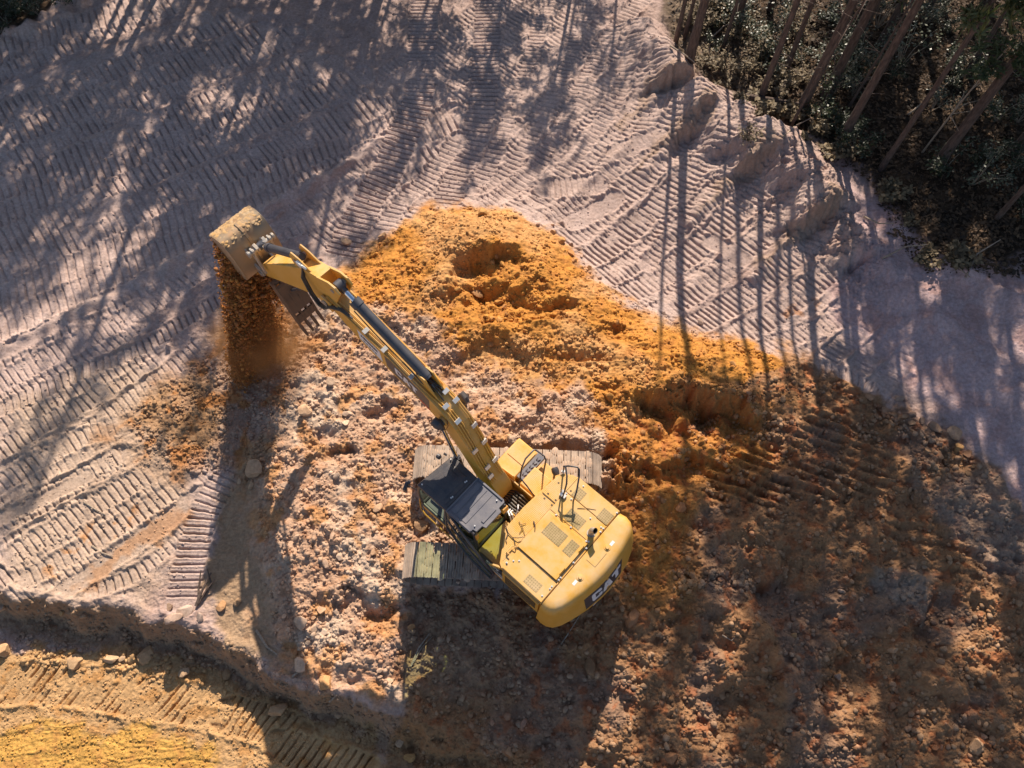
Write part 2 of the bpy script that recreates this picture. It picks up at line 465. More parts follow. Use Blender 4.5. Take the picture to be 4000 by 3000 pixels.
pile = region(poly_at([(715, 585), (790, 535), (870, 470), (935, 440), (1040, 446), (1130, 456), (1195, 488), (1230, 540), (1275, 592), (1335, 642), (1420, 690), (1510, 718), (1600, 745), (1690, 768), (1700, 880), (1600, 900), (1480, 910), (1400, 940), (1340, 960), (1270, 910), (1230, 850), (1130, 850), (1000, 790), (930, 720), (860, 690), (760, 650)], -0.4), 0.35, 1.3)
rubble = region(poly_at([(560, 1050), (585, 930), (640, 800), (640, 730), (700, 640), (800, 590), (900, 690), (1000, 780), (1130, 850), (1240, 850), (1310, 960), (1300, 1060), (1250, 1130), (900, 1260), (860, 1400), (865, 1530), (760, 1490), (640, 1460), (590, 1400), (570, 1320), (550, 1200)], -0.3), 0.45, 1.4)
leftor = region(poly_at([(270, 900), (330, 850), (420, 780), (480, 690), (640, 670), (670, 780), (600, 900), (570, 1060), (520, 1040), (440, 1010), (380, 1030), (320, 1010), (250, 960)]), 0.75, 1.6)
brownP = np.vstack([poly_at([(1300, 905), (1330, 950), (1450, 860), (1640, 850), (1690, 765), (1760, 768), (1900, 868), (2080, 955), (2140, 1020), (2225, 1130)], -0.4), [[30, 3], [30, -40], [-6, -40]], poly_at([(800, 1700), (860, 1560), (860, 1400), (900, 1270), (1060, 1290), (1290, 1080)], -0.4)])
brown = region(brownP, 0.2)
floorP = np.vstack([poly_at([(520, 1470), (640, 1545), (800, 1580), (840, 1700)], -1.3), [[-3, -6], [-40, -8]], poly_at([(-700, 1400), (-60, 1395), (100, 1400), (250, 1405), (420, 1430)], -1.4)])
lowfl = region(floorP, 0.15)
floor2 = region(np.vstack([poly_at([(470, 1610), (460, 1700)], -1.45), [[-7, -4], [-30, -5]], poly_at([(-600, 1540), (0, 1560), (120, 1560), (230, 1590), (330, 1590)], -1.45)]), 0.15)
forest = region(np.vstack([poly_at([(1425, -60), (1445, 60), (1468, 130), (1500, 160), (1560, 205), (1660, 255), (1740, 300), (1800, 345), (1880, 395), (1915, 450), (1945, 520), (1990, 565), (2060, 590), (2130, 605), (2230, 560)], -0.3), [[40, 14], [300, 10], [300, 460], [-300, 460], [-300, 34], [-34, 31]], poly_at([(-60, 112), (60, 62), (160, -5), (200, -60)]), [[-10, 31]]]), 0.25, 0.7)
mauve = region(np.vstack([poly_at([(1800, 380), (1850, 560), (1790, 640), (1830, 720), (1950, 850), (2090, 950), (2225, 1120)]), [[25, 9], [24, 15]], poly_at([(2150, 620), (2000, 590), (1920, 480)])]), 0.5)

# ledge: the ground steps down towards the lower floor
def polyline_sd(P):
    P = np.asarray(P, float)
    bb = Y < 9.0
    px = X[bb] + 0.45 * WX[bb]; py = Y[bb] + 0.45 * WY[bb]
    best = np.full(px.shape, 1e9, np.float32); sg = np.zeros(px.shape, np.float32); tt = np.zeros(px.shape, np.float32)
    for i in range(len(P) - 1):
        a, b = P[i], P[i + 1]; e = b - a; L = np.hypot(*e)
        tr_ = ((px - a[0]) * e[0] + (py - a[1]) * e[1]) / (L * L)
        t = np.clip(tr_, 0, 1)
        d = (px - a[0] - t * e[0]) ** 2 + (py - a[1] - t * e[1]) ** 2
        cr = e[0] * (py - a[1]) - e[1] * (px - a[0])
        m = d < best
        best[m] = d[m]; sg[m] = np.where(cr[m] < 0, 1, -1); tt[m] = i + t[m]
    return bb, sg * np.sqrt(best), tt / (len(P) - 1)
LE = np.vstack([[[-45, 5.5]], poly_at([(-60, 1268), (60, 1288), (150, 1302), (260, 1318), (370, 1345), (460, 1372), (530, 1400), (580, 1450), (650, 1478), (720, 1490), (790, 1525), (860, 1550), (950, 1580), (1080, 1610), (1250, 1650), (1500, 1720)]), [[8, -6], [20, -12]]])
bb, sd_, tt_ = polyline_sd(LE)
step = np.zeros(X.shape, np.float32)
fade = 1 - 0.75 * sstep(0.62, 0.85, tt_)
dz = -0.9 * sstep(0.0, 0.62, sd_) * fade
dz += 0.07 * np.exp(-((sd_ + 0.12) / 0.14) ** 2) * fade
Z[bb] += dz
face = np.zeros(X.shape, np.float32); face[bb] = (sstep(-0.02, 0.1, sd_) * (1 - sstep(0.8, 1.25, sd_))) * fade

# scoops: a bite with a steep back wall whose floor ramps out again
def scoop(px, py, z, ang, a, ln, depth, w=0.22, rim=0.0, p=4):
    cx, cy = at(px, py, z)
    th = R(ang); ux, uy = math.cos(th), math.sin(th)          # direction the bite runs out
    mg = max(a, ln) * 1.5 + 0.5
    bb = (abs(X - cx) < mg) & (abs(Y - cy) < mg)
    dx = X[bb] - cx + 0.75 * WX[bb]; dy = Y[bb] - cy + 0.75 * WY[bb]
    u = dx * ux + dy * uy; v = -dx * uy + dy * ux
    u = u - 0.3 * a * (v / a) ** 2
    lat = np.clip(1 - np.abs(v / a) ** 2, 0, 1) ** 1.4 * np.clip(.85 + .5 * perlin(X[bb] * 1.7, Y[bb] * 1.7, int(px)), .4, 1.15)
    prof = sstep(0, w, u) * (1 - sstep(w * 0.8, ln, u) ** 1.0)
    Z[bb] -= (depth * prof * lat).astype(np.float32)
    if rim: Z[bb] += (rim * np.exp(-((u + 0.12) / 0.16) ** 2) * lat).astype(np.float32)
scoop(1060, 524, .6, -88, 1.5, 2.6, .70, .45, .10)
scoop(1000, 560, .5, -70, .8, 1.0, .30, .3, .04)
scoop(1060, 600, .5, -96, 2.1, 2.0, .50, .36, .08)
scoop(1150, 600, .6, -80, .8, .9, .30, .3, .04)
scoop(1205, 640, .6, -80, .8, .9, .38, .28, .05)
scoop(1310, 700, .5, -80, .9, .9, .34, .28, .04)
scoop(1250, 760, .4, -85, .8, .9, .28, .28, .04)
scoop(1050, 735, .3, -90, 2.0, 1.3, .30, .35, .06, 2)
scoop(820, 705, .15, -80, .7, .9, .28, .2, .05)
scoop(1510, 838, .35, -92, 2.7, 2.3, 1.15, .45, .14)
scoop(1490, 985, .05, -85, 1.3, 1.3, .5, .3, .05)
scoop(1390, 1000, .2, -80, .6, .9, .35, .25)
scoop(735, 948, .1, -95, .62, .8, .34, .15, .08)
scoop(815, 870, .1, -80, .55, .7, .30, .15, .06)
scoop(690, 930, .05, -95, .4, .6, .2, .12, .05)
scoop(780, 1265, -.1, -90, 1.2, 1.3, .30, .2, .05, 2)
scoop(840, 1300, -.2, -80, .9, 1.0, .25, .2)
scoop(1650, 1040, -.2, -70, 1.5, 1.2, .28, .3, .05)
scoop(1420, 1330, -.1, -60, .9, 1.4, .3, .35, .06, 2)
scoop(1640, 1260, -.25, -70, 1.1, 1.3, .25, .35, .06, 2)
scoop(1800, 1420, -.5, -60, 1.2, 1.5, .3, .4, .06, 2)
scoop(1560, 1480, -.4, -70, 1.2, 1.2, .25, .4, .06, 2)
scoop(2000, 1300, -.5, -60, 1.4, 1.2, .25, .4, .05, 2)
rs = np.random.RandomState(5)
def bumpup(px, py, z, ang, a, ln, h):
    cx, cy = at(px, py, z); th = R(ang); ux, uy = math.cos(th), math.sin(th)
    bb = (abs(X - cx) < 3 * max(a, ln)) & (abs(Y - cy) < 3 * max(a, ln))
    dx = X[bb] - cx + 0.4 * WX[bb]; dy = Y[bb] - cy + 0.4 * WY[bb]
    u = dx * ux + dy * uy; v = -dx * uy + dy * ux
    Z[bb] += (h * np.exp(-(v / a) ** 2) * sstep(-ln, 0.15, -u) * (1 - sstep(0.0, 0.30, u)) ).astype(np.float32)
# heaps pushed up at the ends of the passes along the trees
for (px_, py_, a_, h_) in ((1448, 185, .9, .6), (1510, 250, .6, .35), (1480, 285, .8, .35), (1618, 360, 1.0, .65), (1765, 470, 1.15, .7), (1560, 330, .5, .3), (1690, 400, .6, .35), (1840, 560, .8, .3)):
    bumpup(px_, py_, -.3, -75, a_, 1.1, h_)
    scoop(px_, py_ + 4, -.3, -80, a_ * 1.15, 1.2, .22, .25)
# bank cut behind the far track and windrows beside passes
bumpup(1150, 958, .2, -92, 1.25, 1.0, .30)
bumpup(1250, 975, .2, -95, .8, .9, .22)
def windrow(pts, h, wd, z=-0.6):
    P = poly_at(pts, z)
    bb = (X > P[:, 0].min() - 1) & (X < P[:, 0].max() + 1) & (Y > P[:, 1].min() - 1) & (Y < P[:, 1].max() + 1)
    d = seg_dist(X[bb] + 0.18 * WX[bb], Y[bb] + 0.18 * WY[bb], P, False)
    br = 0.6 + 0.5 * perlin(X[bb] * 2.1, Y[bb] * 2.1, 77)
    Z[bb] += (h * np.clip(br, 0.1, 1.2) * np.exp(-(d / wd) ** 2)).astype(np.float32)
windrow([(-80, 128), (0, 92), (90, 48), (190, -8)], .45, .45)
windrow([(-40, 812), (150, 710), (330, 610), (440, 545)], .10, .22)
windrow([(-40, 770), (140, 690), (330, 595), (560, 468), (700, 382), (838, 296)], .26, .24)
windrow([(560, 500), (700, 415), (800, 345)], -.14, .3)
windrow([(-40, 700), (300, 530), (470, 440)], .05, .3)
windrow([(1040, 440), (1140, 350), (1235, 250), (1300, 100)], .10, .16)
windrow([(1130, 430), (1240, 330), (1330, 200)], .10, .16)
windrow([(1190, 460), (1290, 370), (1420, 260)], .12, .18)
windrow([(1260, 530), (1400, 410), (1520, 300)], .12, .18)
windrow([(1340, 585), (1500, 450), (1600, 360)], .14, .2)
windrow([(1440, 660), (1580, 540), (1740, 470)], .13, .2)
windrow([(1605, 380), (1550, 425), (1495, 480)], .32, .24)
windrow([(1745, 495), (1690, 540), (1630, 600)], .34, .24)
windrow([(1490, 275), (1440, 325), (1400, 370)], .30, .22)
windrow([(1440, 195), (1395, 245)], .26, .22)
windrow([(905, 330), (985, 230), (1000, 200)], .10, .16)
windrow([(1700, 420), (1850, 560), (1985, 690), (2150, 830), (2225, 900)], .25, .55)
windrow([(1930, 500), (2030, 600), (2130, 660), (2225, 720)], .35, .45)

windrow([(1370, 1160), (1440, 1235), (1540, 1310), (1650, 1400), (1700, 1480)], .42, .55, -.3)
windrow([(1490, 1355), (1530, 1400), (1570, 1440)], .30, .32, -.3)
windrow([(1640, 1370), (1670, 1420), (1690, 1470)], .28, .32, -.4)
windrow([(1880, 1330), (1950, 1400), (2040, 1470), (2140, 1550)], .42, .40, -.5)
windrow([(1990, 1340), (2080, 1410), (2170, 1490)], .28, .28, -.5)
windrow([(1560, 1150), (1650, 1140), (1760, 1150)], .32, .38, -.2)
windrow([(1440, 1000), (1490, 960), (1560, 950), (1620, 930)], .26, .28, 0)
windrow([(1380, 1090), (1440, 1070), (1500, 1090)], .25, .35, 0)
windrow([(1180, 1480), (1300, 1560), (1400, 1640)], .30, .6, -.5)
windrow([(1430, 1225), (1520, 1262), (1600, 1268), (1690, 1258)], -.30, .42, -.3)
windrow([(1700, 1330), (1800, 1330), (1900, 1300)], -.28, .5, -.4)
windrow([(1480, 1480), (1560, 1560), (1640, 1660)], -.25, .5, -.5)
# ---- how rough each soil is
fore = forest
heap = np.clip(np.maximum.reduce([pile, rubble, leftor, brown * 0.8]), 0, 1)
sandw = np.clip(1 - np.maximum.reduce([heap, lowfl, fore]), 0, 1)
big = fbm(X * 0.7, Y * 0.7, 31, 3)
med = fbm(X * 2.6, Y * 2.6, 41, 4, 0.55)
fin = fbm(X * 11, Y * 11, 51, 3, 0.6)
LX = X + 0.05 * perlin(X * 6, Y * 6, 61); LY = Y + 0.05 * perlin(X * 6, Y * 6, 62)
L1 = lumps(LX, LY, 0.55, 71, 0.38, .08, .30, .75)
L2 = lumps(LX, LY, 0.24, 72, 0.55, .03, .13, .85)
L3 = lumps(LX, LY, 0.11, 73, 0.6, .02, .06, .9)
patch = sstep(-0.25, 0.45, fbm(X * 0.8, Y * 0.8, 81, 3))
patch2 = sstep(-.15, .55, fbm(X * 1.5 + 5, Y * 1.5, 83, 3))
rough = np.zeros_like(Z)
rough += heap * (0.08 * big + 0.075 * med + 0.018 * fin) + np.clip(brown - pile, 0, 1) * (.10 * big + .04 * med)
rough += np.maximum(rubble, pile * 0.42) * (L1 * (0.08 + 1.1 * patch) * (.15 + .85 * patch2) + L2 * (.05 + .8 * patch2 ** 1.5) + L3 * (.10 + .5 * patch2 ** 1.5))
rough += rubble * 0.09 * np.abs(fbm(X * 1.2, Y * 1.2, 84, 3))
rough += np.clip(brown - pile * 0.5, 0, 1) * (L1 * 0.25 * patch + L2 * 0.5 * patch + L3 * 0.45)
rough += leftor * (L1 * 0.4 + L2 * 0.7 + L3 * 0.5) * patch2
rough += lowfl * (0.02 * med + 0.014 * fin + L2 * 0.35 * (1 - floor2) * patch)
rough += fore * (0.10 * big + 0.05 * med)
lob_ = region(poly_at([(1400, 190), (1450, 130), (1520, 200), (1660, 310), (1800, 420), (1900, 560), (1860, 640), (1700, 520), (1560, 400), (1450, 300)], -.3), .5)
rough += lob_ * (.10 * med + .03 * fin + L1 * .7 * patch2 + L2 * .6 * patch2)
rough += face * (0.05 * med + L2 * 0.8 + L3 * 0.5)
rough += sandw * (0.018 * big + 0.024 * med + 0.013 * fin + L3 * 0.45 * patch + L2 * 0.22 * patch)
# claw marks of the bucket on the right-hand face
bm_ = region(poly_at([(1480, 1010), (1760, 880), (1900, 930), (1960, 1050), (1700, 1120), (1520, 1080)], -.2), .4)
ph = (X * 0.36 + Y * 0.93 + 0.06 * med) * 2 * np.pi / 0.30
rough += bm_ * 0.09 * np.sin(ph) * (0.4 + 0.6 * patch)
bm2 = region(poly_at([(1880, 1080), (2200, 1150), (2212, 1300), (2000, 1250)], -.4), .4)
rough += bm2 * 0.04 * np.sin((X * 0.2 + Y * 0.98) * 2 * np.pi / 0.34)
fw_ = fbm(X * .35, Y * .9, 151, 3)
st2 = floor2 * (0.022 * perlin(X * .5 + 3, (Y + .35 * fw_) * 7.5, 152) + 0.012 * perlin(X * 1.1, (Y + .35 * fw_) * 15, 153) + .03 * fw_)
rough += st2

# ---- track prints
G = np.zeros_like(Z); flat = np.zeros_like(Z); press = np.zeros_like(Z)
def smooth_pts(P, k=6):
    P = np.asarray(P, float)
    if len(P) < 3: return P
    out = []
    for i in range(len(P) - 1):
        p0 = P[max(i - 1, 0)]; p1 = P[i]; p2 = P[i + 1]; p3 = P[min(i + 2, len(P) - 1)]
        for j in range(k):
            t = j / k
            out.append(0.5 * ((2 * p1) + (-p0 + p2) * t + (2 * p0 - 5 * p1 + 4 * p2 - p3) * t * t + (-p0 + 3 * p1 - 3 * p2 + p3) * t ** 3))
    out.append(P[-1])
    return np.array(out)
def printed(pts, width=.62, pitch=.21, depth=.05, skew=0.0, z=-0.6, plain=False, keep=1.0, world=False, seed=0, wet=0.0):
    P = np.asarray(pts, float) if world else poly_at(pts, z)
    P = smooth_pts(P)
    mg = width * 0.5 + 0.3
    bb = np.nonzero((X > P[:, 0].min() - mg) & (X < P[:, 0].max() + mg) & (Y > P[:, 1].min() - mg) & (Y < P[:, 1].max() + mg))
    px = X[bb]; py = Y[bb]
    best = np.full(px.shape, 1e9, np.float32); S = np.zeros(px.shape, np.float32); D = np.zeros(px.shape, np.float32)
    acc = 0.0
    for i in range(len(P) - 1):
        a, b = P[i], P[i + 1]; e = b - a; L = float(np.hypot(*e))
        if L < 1e-6: continue
        t = np.clip(((px - a[0]) * e[0] + (py - a[1]) * e[1]) / (L * L), 0, 1)
        d = (px - a[0] - t * e[0]) ** 2 + (py - a[1] - t * e[1]) ** 2
        m = d < best
        best[m] = d[m]; S[m] = acc + t[m] * L
        D[m] = ((e[0] * (py - a[1]) - e[1] * (px - a[0])) / L)[m]
        acc += L
    dist = np.sqrt(best)
    wob = 0.03 * perlin(px * 5, py * 5, 91 + seed)
    hw_ = width / 2 + 0.05 * perlin(px * 2.3, py * 2.3, 95 + seed)
    ins = 1 - sstep(-0.03, 0.03, dist - hw_)
    fr = ((S + D * skew + wob * 0.5) / pitch) % 1.0
    pulse = np.exp(-((fr - 0.5) / 0.115) ** 2)
    ridge = 0.25 * np.exp(-((fr - 0.82) / 0.12) ** 2)
    wear = .45 + .75 * sstep(-.6, .5, fbm(px * .45 + seed, py * .45, 96, 3))
    crumble = wear * sstep(-0.55, 0.05, fbm(px * 1.3 + seed, py * 1.3, 97 + seed, 3) * 0.8 + keep - 0.75)
    g = np.zeros_like(px) if plain else (-depth * pulse + depth * ridge) * crumble + 0.012 * (1 - pulse)
    edge = np.exp(-((dist - hw_ - 0.07) / 0.07) ** 2) * np.clip(0.4 + 0.8 * perlin(px * 3.1, py * 3.1, 99 + seed), 0, 1.3)
    G[bb] = G[bb] * (1 - ins) + ins * (g - 0.02) + edge * 0.08
    flat[bb] = np.maximum(flat[bb] * (1 - ins * 0.4), ins * (0.55 + 0.45 * crumble))
    press[bb] = np.maximum(press[bb] * (1 - ins), ins)
for k in range(-6, 13):
    hq = R(50 + .6 * k); oq = at(800, 500) + np.array([math.sin(hq), -math.cos(hq)]) * k * .82
    printed([oq - np.array([math.cos(hq), math.sin(hq)]) * 1.5, oq + np.array([math.cos(hq), math.sin(hq)]) * 13], .82, .205, .05, rs.uniform(-.1, .15), world=True, seed=140 + k, keep=rs.uniform(.55, .95))
for k in range(-1, 8):
    hq = R(35 + rs.uniform(-3, 3)); oq = at(0, 1250) + np.array([-math.sin(hq), math.cos(hq)]) * k * .72
    printed([oq - np.array([math.cos(hq), math.sin(hq)]) * 2, oq + np.array([math.cos(hq), math.sin(hq)]) * 6.5], .70, .21, .05, rs.uniform(-.1, .2), world=True, seed=170 + k, keep=rs.uniform(.5, .9))
for k in range(0, 5):
    hq = R(42); oq = at(1640, 760) + np.array([math.sin(hq), -math.cos(hq)]) * k * .8
    printed([oq, oq + np.array([math.cos(hq), math.sin(hq)]) * 3.2], .7, .205, .04, .2, world=True, seed=190 + k, keep=.45)
# left field: passes side by side
h0 = R(33.0); du = np.array([math.cos(h0), math.sin(h0)]); dn = np.array([-math.sin(h0), math.cos(h0)])
base = at(0, 745)
k = 0
for i in range(-1, 14):
    off = 0.6 + i * 1.12 + rs.uniform(-.05, .05)
    o_ = base + dn * off
    hh = h0 + R(rs.uniform(-1.5, 1.5) - 0.10 * i)
    dd = np.array([math.cos(hh), math.sin(hh)])
    L0, L1_ = -7.0, 17.0 - 0.62 * i + rs.uniform(-.4, .4)
    if i in (9, 12):
        printed([o_ + dd * L0, o_ + dd * L1_], .6, .2, .03, 0, plain=True, world=True, seed=i + 3)
    else:
        printed([o_ + dd * L0, o_ + dd * L1_], 1.18, .255 + rs.uniform(-.012, .02), .075, rs.uniform(-.22, .05), world=True, seed=i + 3, keep=rs.uniform(.55, 1.1))
# smooth berm strip under the field
printed([(-60, 800), (150, 690), (400, 560), (600, 450), (840, 300)], .5, .2, .0, plain=True, seed=40)
printed([(-40, 850), (100, 775), (300, 670), (480, 560)], .7, .2, .05, .1, keep=.55, seed=41)
printed([(560, 520), (660, 440), (760, 370), (830, 320)], .55, .2, .04, .1, keep=.45, seed=42)
printed([(-30, 900), (100, 840), (157, 812), (245, 777), (308, 749), (385, 703), (490, 640)], .5, .215, .075, -.15, keep=1.5, seed=43)
printed([(-20, 985), (80, 925), (170, 880), (215, 850)], .62, .2, .06, .1, keep=.8, seed=44)
printed([(230, 905), (300, 850), (370, 800), (430, 750)], .62, .2, .07, -.1, keep=1.0, seed=45)
printed([(-20, 1060), (60, 1010), (170, 950), (260, 920)], .62, .21, .05, .15, keep=.6, seed=46)
printed([(-20, 1150), (60, 1090), (160, 1040), (260, 985)], .62, .21, .055, .1, keep=.8, seed=47)
printed([(30, 1200), (110, 1150), (210, 1090), (330, 1020)], .62, .21, .06, .15, keep=.9, seed=48)
printed([(-30, 1130), (80, 1085), (190, 1030)], .4, .21, .0, plain=True, seed=49)
printed([(60, 1250), (180, 1185), (300, 1110), (400, 1040)], .55, .21, .06, .1, keep=.9, seed=50)
printed([(140, 1275), (250, 1205), (350, 1130), (430, 1070)], .55, .21, .0, plain=True, seed=51)
printed([(200, 1280), (300, 1235), (400, 1150)], .4, .22, .06, .0, keep=1.2, seed=52)
printed([(520, 985), (490, 1030), (462, 1070), (440, 1110), (418, 1185), (392, 1300)], .86, .215, .085, .05, keep=1.6, seed=53)
# middle of the graded pad
printed([(1055, -20), (1051, 105), (1044, 210), (1023, 297), (992, 367), (965, 445)], 1.05, .205, .105, .05, keep=1.7, seed=60)
printed([(1290, -40), (1250, 60), (1220, 150), (1170, 260), (1100, 360), (1020, 430)], .62, .2, .045, .1, keep=.8, seed=61)
printed([(1184, -20), (1150, 122), (1110, 230), (1060, 340), (1020, 400)], .62, .2, .05, .1, keep=.9, seed=62)
printed([(1410, -20), (1331, 60), (1261, 190), (1191, 310), (1104, 402), (1040, 445)], .7, .2, .05, .1, keep=.9, seed=63)
printed([(1380, 60), (1330, 220), (1244, 330), (1156, 430)], .62, .2, .05, .1, keep=.8, seed=64)
printed([(1440, 120), (1390, 290), (1290, 390), (1180, 470)], .7, .2, .055, .05, keep=1.0, seed=65)
printed([(990, 300), (930, 370), (870, 430), (820, 500)], .62, .2, .05, .1, keep=.9, seed=66)
for j, (x0, y0, x1, y1) in enumerate(((1215, 520, 1500, 285), (1265, 560, 1560, 315), (1305, 600, 1600, 375), (1350, 640, 1640, 425), (1420, 680, 1720, 455), (1490, 715, 1760, 520), (1570, 740, 1790, 590))):
    printed([(x0, y0), ((x0 + x1) / 2 + 4, (y0 + y1) / 2 + 5), (x1, y1)], .84, .205 + .012 * math.sin(j * 2.1), .07, .08 + .06 * math.sin(j * 1.7), keep=.8 + .2 * math.sin(j * 2.9), seed=70 + j)
printed([(1650, 760), (1740, 720), (1830, 690)], .6, .2, .05, .3, keep=.6, seed=78)
printed([(1760, 800), (1850, 830), (1930, 900)], .5, .2, .05, .3, keep=.5, seed=79)
printed([(918, -20), (911, 105), (904, 210), (876, 280), (834, 367), (789, 437), (735, 550)], 1.12, .205, .115, .0, keep=1.9, seed=80)
for j, (x0, y0, x1, y1, hd__) in enumerate(((1240, 470, 1330, 420, 0), (1400, 560, 1470, 480, 0), (1330, 330, 1420, 300, 0), (1540, 520, 1600, 560, 0), (1120, 240, 1200, 120, 0), (1180, 400, 1290, 390, 0), (820, 200, 900, 150, 0), (560, 330, 660, 300, 0), (250, 250, 330, 270, 0), (180, 480, 260, 430, 0))):
    printed([(x0, y0), (x1, y1)], rs.uniform(.5, .8), .2, .05 if j % 2 else 0.0, rs.uniform(-.3, .3), plain=(j % 3 == 0), keep=.8, seed=230 + j)
# lower floor
printed([(-20, 1475), (120, 1480), (250, 1495), (480, 1535)], 1.0, .26, .10, -.5, z=-1.45, keep=.30, seed=85)
printed([(490, 1545), (560, 1560), (640, 1590)], .95, .22, .10, -.3, z=-1.45, keep=1.3, seed=86)
printed([(600, 1610), (700, 1640), (800, 1670)], .8, .22, .10, -.35, z=-1.45, keep=1.1, seed=87)
okp = np.clip(1 - np.maximum(heap * 1.3, fore), 0, 1)
okp = np.maximum(okp, lowfl)
Z += rough * (1 - 0.72 * flat * okp) + G * okp + lowfl * (1 - floor2) * (L2 * .7 + L1 * .25 + L3 * .5) * patch2
# the pad under the tracks is pressed level
for (x0, x1, y0, y1) in ((-3.3, 3.0, 6.4, 7.65), (-3.2, 3.0, 3.75, 5.0)):
    m = sstep(x0 - .35, x0 + .25, X) * (1 - sstep(x1 - .25, x1 + .3, X)) * sstep(y0 - .3, y0 + .2, Y) * (1 - sstep(y1 - .2, y1 + .25, Y))
    Z = Z * (1 - m) + m * np.minimum(Z, 0.02 + 0.4 * rough)
m = np.exp(-((X - 2.75) / 0.75) ** 2 - ((Y - 7.1) / 0.75) ** 2)          # soil heaped over the rear end of the far track
Z += (m * 0.75 * (0.8 + 0.5 * med)).astype(np.float32)

# ---- soil colours
def blend(C, col, m):
    C *= (1 - m[..., None]); C += np.array(col, np.float32) * m[..., None]
C = np.empty(X.shape + (3,), np.float32); C[:] = (0.43, 0.315, 0.275)
blotch = sstep(-0.2, 0.5, fbm(X * 0.35, Y * 0.35, 101, 4))
b2 = sstep(0.05, 0.55, fbm(X * 1.1, Y * 1.1, 111, 4)); b3 = sstep(0.1, 0.6, fbm(X * 2.4, Y * 2.4, 121, 4))
blend(C, (0.39, 0.29, 0.265), 0.7 * blotch)
blend(C, (0.45, 0.31, 0.26), 0.5 * b2)
blend(C, (0.50, 0.385, 0.345), 0.55 * press * okp)
blend(C, (0.52, 0.385, 0.39), 0.85 * mauve)
blend(C, (0.50, 0.31, 0.28), 0.6 * mauve * b2)
yl = region(poly_at([(0, 880), (300, 760), (420, 900), (400, 1150), (300, 1320), (0, 1300)]), .8)
blend(C, (0.47, 0.35, 0.23), 0.5 * yl)
blend(C, (0.45, 0.22, 0.09), 0.8 * region(poly_at([(90, 1230), (200, 1130), (320, 1080), (330, 1100), (180, 1210), (100, 1260)]), .25) * b3)
blend(C, (0.45, 0.24, 0.12), 0.7 * region(poly_at([(160, 1260), (300, 1160), (400, 1080), (420, 1100), (310, 1190), (190, 1275)]), .12))
blend(C, (0.40, 0.17, 0.06), 0.7 * region(poly_at([(1690, 640), (1760, 650), (1740, 700), (1680, 690)]), .3) * b3)
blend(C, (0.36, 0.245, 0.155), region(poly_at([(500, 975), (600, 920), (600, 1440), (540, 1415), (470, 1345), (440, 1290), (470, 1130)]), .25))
blend(C, (0.49, 0.32, 0.22), rubble)
blend(C, (0.54, 0.405, 0.305), rubble * sstep(-.1, .6, fbm(X * .6 + 7, Y * .6, 131, 3)))
blend(C, (0.48, 0.24, 0.09), rubble * b2 * .75)
blend(C, (0.40, 0.16, 0.06), rubble * b3 * .35)
blend(C, (0.50, 0.225, 0.05), pile)
blend(C, (0.53, 0.32, 0.155), pile * blotch * .6)
blend(C, (0.42, 0.17, 0.05), pile * b3 * .5)
blend(C, (0.36, 0.215, 0.115), leftor * (.55 + .45 * blotch))
blend(C, (0.42, 0.18, 0.055), leftor * b2 * .8)
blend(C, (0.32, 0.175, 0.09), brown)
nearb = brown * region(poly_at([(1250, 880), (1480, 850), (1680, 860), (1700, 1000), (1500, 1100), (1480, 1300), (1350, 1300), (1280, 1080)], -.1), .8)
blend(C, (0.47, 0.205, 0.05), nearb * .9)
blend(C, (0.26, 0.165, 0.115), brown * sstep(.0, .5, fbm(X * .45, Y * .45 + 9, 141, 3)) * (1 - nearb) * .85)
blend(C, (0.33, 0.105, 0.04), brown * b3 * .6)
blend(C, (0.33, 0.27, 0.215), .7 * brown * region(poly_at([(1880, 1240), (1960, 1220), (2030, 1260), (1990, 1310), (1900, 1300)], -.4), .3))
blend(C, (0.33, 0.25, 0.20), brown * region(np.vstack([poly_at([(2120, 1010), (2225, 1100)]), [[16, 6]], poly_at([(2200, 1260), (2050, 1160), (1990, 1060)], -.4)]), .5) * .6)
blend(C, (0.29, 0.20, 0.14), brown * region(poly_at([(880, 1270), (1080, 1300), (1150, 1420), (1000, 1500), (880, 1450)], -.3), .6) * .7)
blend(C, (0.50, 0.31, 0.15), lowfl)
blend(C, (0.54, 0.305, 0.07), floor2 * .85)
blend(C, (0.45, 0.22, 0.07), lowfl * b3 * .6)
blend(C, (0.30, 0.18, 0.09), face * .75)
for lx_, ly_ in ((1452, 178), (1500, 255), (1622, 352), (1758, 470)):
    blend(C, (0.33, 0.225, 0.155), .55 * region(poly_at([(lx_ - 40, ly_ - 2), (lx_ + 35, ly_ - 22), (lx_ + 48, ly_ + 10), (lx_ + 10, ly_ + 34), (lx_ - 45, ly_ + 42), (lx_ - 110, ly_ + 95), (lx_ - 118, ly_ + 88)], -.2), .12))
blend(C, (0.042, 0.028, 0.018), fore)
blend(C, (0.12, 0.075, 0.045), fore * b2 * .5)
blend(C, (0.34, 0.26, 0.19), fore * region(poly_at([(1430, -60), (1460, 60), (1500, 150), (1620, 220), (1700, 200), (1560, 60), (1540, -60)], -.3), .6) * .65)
np.clip(C, 0.01, 0.75, out=C)

